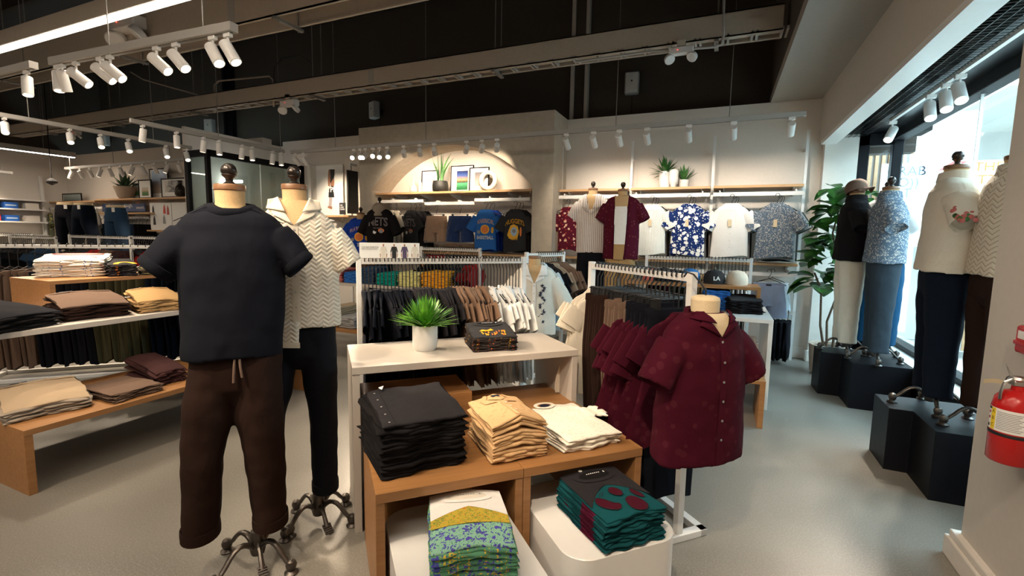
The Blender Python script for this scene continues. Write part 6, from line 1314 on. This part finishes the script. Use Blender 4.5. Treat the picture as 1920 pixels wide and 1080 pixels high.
for px, m_, lab in ((94, 'camo', 'grey and yellow patterned shirt at the far left of the jeans wall'), (182, 'lightgrey', 'grey washed shirt between the jeans forms'), (138, 'maroon_floral', 'flowered shirt between the black and the dark blue jeans forms')):
    facing(px, 402, 6.0, m_, .42, .62, lab, seed=px, z=at(px, 399, Y=6.0).z, yaw=R(-20))
p = at(94, 402, Y=6.0); hrail('short white rail holding the patterned shirt on the jeans wall', p.x - .3, at(190, 402, Y=6.0).x, 6.03, at(94, 399, Y=6.0).z + .10, [.1, .5], 6.4)
# white boxes on the far left wall shelves
for i, z in enumerate((2.14, 1.93, 1.65, 1.35)):
    t = thing('wall_shelf', ('topmost', 'second', 'third', 'lowest')[i] + ' white shelf on the far left wall', 'shelf', (-14.6, 3.4, z)); B(0, 0, -.03, .35, 2.45, 0).build('board', 'white_metal', t, smooth=0)
    for q in (.4, 1.6): B(0, q, -.10, .30, q + .02, -.03).build('bracket', 'white_metal', t, smooth=0)
t = thing('shelving_upright', 'white shelving upright on the far left wall', 'upright', (-14.5, 5.88, 0)); B(-.03, -.03, 0, .03, .03, 2.7).build('post', 'white_metal', t, smooth=0)
for z in (1.932, 1.652):
    for y, m_, nmx in ((4.95, 'red_box', 'red'), (5.25, 'blue_box', 'blue'), (5.60, 'white_paint', 'white')):
        t = thing('shelf_box', '%s box on the %s white shelf of the far left wall' % (nmx, 'second' if z > 1.8 else 'third'), 'box', (-14.42, y, z)); B(-.1, -.10, 0, .12, .13, .13).build('carton', m_, t, smooth=0)
        if m_ != 'white_paint': B(.1205, -.08, .05, .1215, .10, .08).build('label_strip', 'pale_blue_ink', t, smooth=0)

# ================================================================ right-hand table with caps
nest_table('display_table', 'white table in the right aisle carrying a cap riser and black folded trousers', (-.95, 4.65, 0), 0, 1.42, .90, .815, 'tub_white')
nest_table('bench', 'low oak bench under the white table in the right aisle, with brown trousers', (-.75, 4.16, 0), 0, 1.15, .50, .39, 'oak', .03, .04, 'bench')
nest_table('riser_shelf', 'oak riser shelf with caps on the white table in the right aisle', (-.88, 4.98, .816), 0, 1.26, .40, .245, 'oak', .028, .034, 'riser')
for px, py, m_, lab, mk in ((1245, 525, 'navy', 'navy cap, leftmost on the cap riser', None), (1294, 527, 'cap_blue', 'bright blue cap on the cap riser', None), (1338.6, 531, 'darkgrey', 'charcoal cap with white LA letters on the cap riser', 'LA'), (1381, 533, 'cream', 'cream cap at the right end of the cap riser', None)):
    p = at(px, py, z=1.062); cap((p.x, max(5.08, min(5.25, p.y)), 1.062), R(12), m_, lab, None, 1.22, mk)
for px, m_, lab in ((1222, 'rose', 'coral cap behind the navy cap'), (1265, 'blackcloth', 'black cap between the navy and blue caps')):
    p = at(px, 520, Y=5.30); cap((p.x, 5.28, 1.062), R(0), m_, lab, None, 1.1)
stack(at(1369, 588, z=.817), at(1430, 590.6, z=.817), .26, .13, 9, 'blackcloth', 'folded_trousers', 'black folded trousers in the stack beside the cap riser', 'topmost black folded trousers with a white tag, beside the cap riser', 'folded trousers', 'black folded trousers in the right aisle', slope_(.03), 'darkgrey', .012, 71, .005,
      topfn=lambda o, w_, d, h, sh: poly_on(MB(), ell(0, d * .95, .012, .010, 12), lay(sh, h, w_, d, .004), 1).build('price_sticker', 'paper', o))
p = at(1341, 585, z=.817); stack((p.x - .12, 5.0, .817), (p.x + .12, 5.0, .817), .26, .19, 10, 'cobalt', 'folded_shirt', 'bright blue folded shirt under the cap riser', 'topmost bright blue shirt in the stack under the cap riser', 'folded shirt', 'blue folded shirts under the cap riser', None, 'cobalt', .010, 72, .004)
p = at(1405, 708, z=.392); stack((.06, 4.20, .392), (.34, 4.20, .392), .36, .085, 7, 'olive', 'folded_trousers', 'dark brown folded trousers on the right aisle bench', 'upper dark brown folded trousers on the low oak bench in the right aisle', 'folded trousers', 'dark brown trousers on the right bench', None, 'olive', .010, 73, .004)
stack((.06, 4.21, .48), (.33, 4.21, .48), .36, .17, 5, 'taupe', 'folded_trousers', 'light brown folded cords on the right aisle bench', 'topmost light brown folded cords on the bench in the right aisle', 'folded trousers', 'light brown cords on the right bench', slope_(.03), 'taupe', .014, 74, .004)
# ================================================================ table behind the centre rack
tp = at(615, 529, z=.855)
T2 = (-5.35, 4.83)
nest_table('display_table', 'pale table behind the centre rack with coloured folded shirts', (-5.35, 4.80, 0), 0, 2.0, .62, .855, 'laminate')
nest_table('bench', 'low oak bench behind the centre rack with beige and grey stacks', (-5.0, 4.15, 0), 0, 2.2, .60, .40, 'oak', .03, .04, 'bench')
nest_table('riser_shelf', 'oak riser shelf behind the centre rack, above the blue shirts', (-4.50, 5.10, .856), 0, 1.05, .30, .30, 'oak', .028, .03, 'riser')
def st2(px0, px1, py, Y, z, H, n, m_, lab, grp, d=.30, tops='topmost'):
    a, b_ = at(px0, py, Y=Y), at(px1, py, Y=Y); stack((a.x, Y, z), (b_.x, Y, z), d, H, n, m_, 'folded_shirt', lab, tops + ' ' + lab, 'folded shirt', grp, lambda s, y: .02 * y, m_, .008, int(px0), .004)
st2(612, 641, 528, 4.84, .857, .16, 8, 'rose', 'rose pink folded shirt on the pale table behind the cream shirt', 'rose shirts behind the centre rack'); st2(645, 668, 528, 4.84, .857, .13, 7, 'cobalt', 'mid-blue folded shirt beside the rose pink ones', 'mid-blue shirts behind the centre rack')
st2(671, 701, 528, 4.84, .857, .20, 9, 'denim', 'denim blue folded shirt behind the centre rack hangers', 'denim blue shirts behind the centre rack'); st2(705, 742, 528, 4.84, .857, .14, 7, 'tealcloth', 'green-teal folded shirt behind the centre rack hangers', 'green-teal shirts behind the centre rack')
st2(745, 786, 528, 4.84, .857, .17, 8, 'pale_yellow', 'pale yellow folded shirt behind the centre rack hangers', 'pale yellow shirts behind the centre rack'); st2(790, 838, 528, 4.84, .857, .19, 8, 'marigold', 'marigold folded shirt behind the centre rack hangers', 'marigold shirts behind the centre rack')
st2(612, 632, 596, 4.22, .402, .22, 9, 'beige', 'beige folded trousers on the low oak bench behind the white-shirted mannequin', 'beige trousers behind the centre rack', .4); st2(634, 664, 600, 4.22, .402, .13, 6, 'lightgrey', 'grey folded trousers on the low oak bench behind the centre rack', 'grey trousers behind the centre rack', .4)
# bust form with the embroidered white henley at the left end of its rack
pe = p5a + (p5a - p5b).normalized() * .0
t, sh_, lv_ = mannequin('bust_form', 'bust form in a white shirt with navy embroidered flowers beside the arch rack', (at(1003, 480, Y=4.12).x, 4.12, 0), R(20), dict(cx=0, S=1.18, nz=1.30, nr=.055, w=.20, hem=.60, hw=.21, d=.11, collar_z=1.24, shirt='offwhite', collar_mat='white_cloth', type='camp', vb=1.08, linen='linen', wr=.05, sl=[(.30, .85, .085), (.30, .85, .085)], stand=False))
for c in list(t.children):
    if c.name.startswith('finial'): bpy.data.objects.remove(c)
MB().tube([(0, 0, .0), (0, 0, 1.2)], .012, 8).build('pole', 'white_metal', t); MB().lathe([(.15, 0), (.15, .012), (.02, .02)], 24).build('foot_plate', 'white_metal', t)
fr = front_of(lv_); m = MB(); rnd = random.Random(6)
for i in range(16):
    z = 1.06 - i * .022; x = .075 + .02 * math.sin(i * 1.3); poly_on(m, [(x + math.cos(a) * .014 * (1 + .5 * math.sin(5 * a)), z + math.sin(a) * .014 * (1 + .5 * math.sin(5 * a))) for a in (2 * PI * k / 15 for k in range(15))], lambda a, b_: (a, fr(a, b_, .004), b_), 1)
m.build('flower_embroidery', 'navy_label', sh_)

# ================================================================ fig tree, extinguisher, alarm
def fig_tree(base, lab):
    t = thing('potted_fig_tree', lab, 'plant', base); rnd = random.Random(12)
    MB().lathe([(.14, 0), (.17, .02), (.195, .30), (.20, .34), (.185, .345), (.175, .34), (.17, .30)], 32, cap=(True, False)).build('pot', 'pot_clay', t, smooth=50); MB().lathe([(.001, .31), (.175, .31)], 20, cap=(False, False)).build('soil', 'soil', t)
    stems = [[(-.02, 0, .30), (-.04, .0, .60), (.02, 0, .85), (.0, 0, 1.2), (.04, 0, 1.6), (.10, 0, 2.05)], [(.04, .02, .30), (.06, .0, .8), (.03, 0, 1.2), (-.06, 0, 1.6), (-.02, 0, 1.85)], [(-.05, 0, .30), (-.10, 0, .55), (-.12, 0, .95), (-.20, 0, 1.15)]]
    for s_ in stems: MB().tube(s_, [.014, .012, .011, .010, .008, .006][:len(s_)], 8).build('trunk', 'bark', t)
    def leaf(m, p, d, L, wd):
        d = d.normalized(); sd = d.cross(Vector((0, 0, 1))); sd = sd.normalized() if sd.length > .1 else Vector((1, 0, 0)); up = sd.cross(d).normalized(); vs = []; q = 9
        for j in range(q + 1):
            s = j / q; ww = wd * (.12 + .95 * math.sin(PI * min(1, s * .98)) * (.55 + .65 * s)) * (1 - .95 * max(0, s - .85) / .15 * .8) * (1 + .06 * math.sin(s * 22)); c = p + d * (L * s) - up * (.25 * L * s * s)
            vs += [tuple(c + sd * ww * .5 + up * ww * .16), tuple(c + sd * ww * .25 + up * ww * .03), tuple(c), tuple(c - sd * ww * .25 + up * ww * .03), tuple(c - sd * ww * .5 + up * ww * .16)]
        m.add(vs, [(5 * j + e_, 5 * j + e_ + 1, 5 * j + e_ + 6, 5 * j + e_ + 5) for j in range(q) for e_ in range(4)])
    for i in range(100):
        z = rnd.uniform(.98, 2.10); s = (z - .98) / 1.14; a = i * 2.399; m = MB(); rad = rnd.uniform(.0, .16); p = Vector((-.13 + .17 * s + math.cos(a) * rad, math.sin(a) * rad, z)); d = Vector((math.cos(a), math.sin(a), rnd.uniform(-.5, .7))); L = rnd.uniform(.19, .29); leaf(m, p, d, L, L * .78); m.build('leaf', 'leaf_fig', t, smooth=60)
fig_tree((1.205, 6.30, 0), 'fiddle-leaf fig in a grey clay pot by the window corner')
# fire extinguisher, hung on the pillar face (X = 1.13)
ex = thing('fire_extinguisher', 'red fire extinguisher with a white and yellow label hung on the pillar', 'fire extinguisher', (1.052, 2.335, .685)); ex.scale = (.9, .9, .93)
MB().lathe([(.001, 0), (.066, .0), (.072, .006), (.073, .22), (.066, .262), (.045, .288), (.022, .298), (.020, .315)], 36).build('cylinder', 'red_paint', ex, smooth=50)
MB().lathe([(.0735, .112), (.0740, .113), (.0740, .124), (.0735, .125)], 36, cap=(False, False)).build('strap', 'ink_black', ex)
def curved(z0, z1, a0, a1, r, m_, nm):
    q = MB(); q.grid(14, 1, lambda u, v: (r * math.cos(R(a0 + (a1 - a0) * u)), r * math.sin(R(a0 + (a1 - a0) * u)), z0 + (z1 - z0) * v)); return q.build(nm, m_, ex)
curved(.130, .222, 168, 290, .0738, 'paper', 'label'); curved(.132, .220, 184, 200, .0743, 'yellow', 'class_band'); curved(.211, .221, 169, 184, .0745, 'ink_black', 'label_header')
def on_can(s, size, ang, z, m_, r=.0747, sx=1, al='CENTER'):
    return lettering('label_text', s, size, m_, ex, (0, 0, 0), rot=(0, 0, 0), align=al, sx=sx, ext=0, warp=lambda c: (r * math.cos(R(ang) + c.x / r), r * math.sin(R(ang) + c.x / r), z + c.y))
for i, s in enumerate('ABC'): on_can(s, .020, 192, .205 - i * .028, 'ink_black')
for i in range(11): curved(.208 - i * .0068, .2105 - i * .0068, 204, 270 - (i % 3) * 5, .0744, 'ink_grey', 'label_lines')
for z in (.198, .176): curved(z - .006, z + .005, 172, 180, .0745, 'red_paint', 'pictogram')
curved(.138, .150, 171, 180, .0745, 'ink_black', 'pictogram')
B(-.022, -.02, .315, .022, .02, .338).build('valve', 'steel', ex, bevel=.004); MB().lathe([(.026, .335), (.030, .342), (.026, .352), (0.001, .356)], 20).build('valve_top', 'steel', ex)
m = MB(); m.tube([(-.02, -.01, .345), (-.055, -.025, .33), (-.065, -.03, .29), (-.066, -.03, .26)], .007, 8, flat=.5); m.build('lever', 'steel', ex); MB().tube([(.0, .03, .325), (0, .055, .325)], .016, 16).build('gauge', 'steel', ex)
MB().tube([(0, .056, .325), (0, .060, .325)], .017, 16).build('gauge_face', 'ink_black', ex)
m = MB().tube([(-.01, .02, .345), (-.02, .05, .38), (-.01, .085, .385), (.0, .09, .36), (-.01, .05, .345), (-.01, .02, .34)], .0016, 5); m.build('wire_loop', 'steel', ex)
m = MB(); m.grid(8, 1, lambda u, v: (-.03 - .02 * u, .03 + .12 * u, .305 + .018 * v - .028 * u * u)); m.build('inspection_tag', 'linen_pale', ex); B(.03, -.01, .30, .085, .01, .312).build('bracket_arm', 'steel', ex); B(.078, -.05, .285, .0848, .0, .345).build('wall_bracket', 'red_paint', ex, bevel=.002)
al_ = thing('alarm_call_point', 'dark red fire alarm pull station on the pillar above the extinguisher', 'fire alarm', (1.13, at(1914, 635, X=1.10).y - .035, at(1914, 635, X=1.10).z - .055)); B(-.045, -.06, -.0, 0, .045, .11).build('housing', 'red_paint', al_, bevel=.012); B(-.052, -.05, .035, -.044, .035, .05).build('pull_bar', 'red_paint', al_, bevel=.002); B(-.047, -.03, .06, -.045, .02, .09).build('plate', 'white_ink', al_)
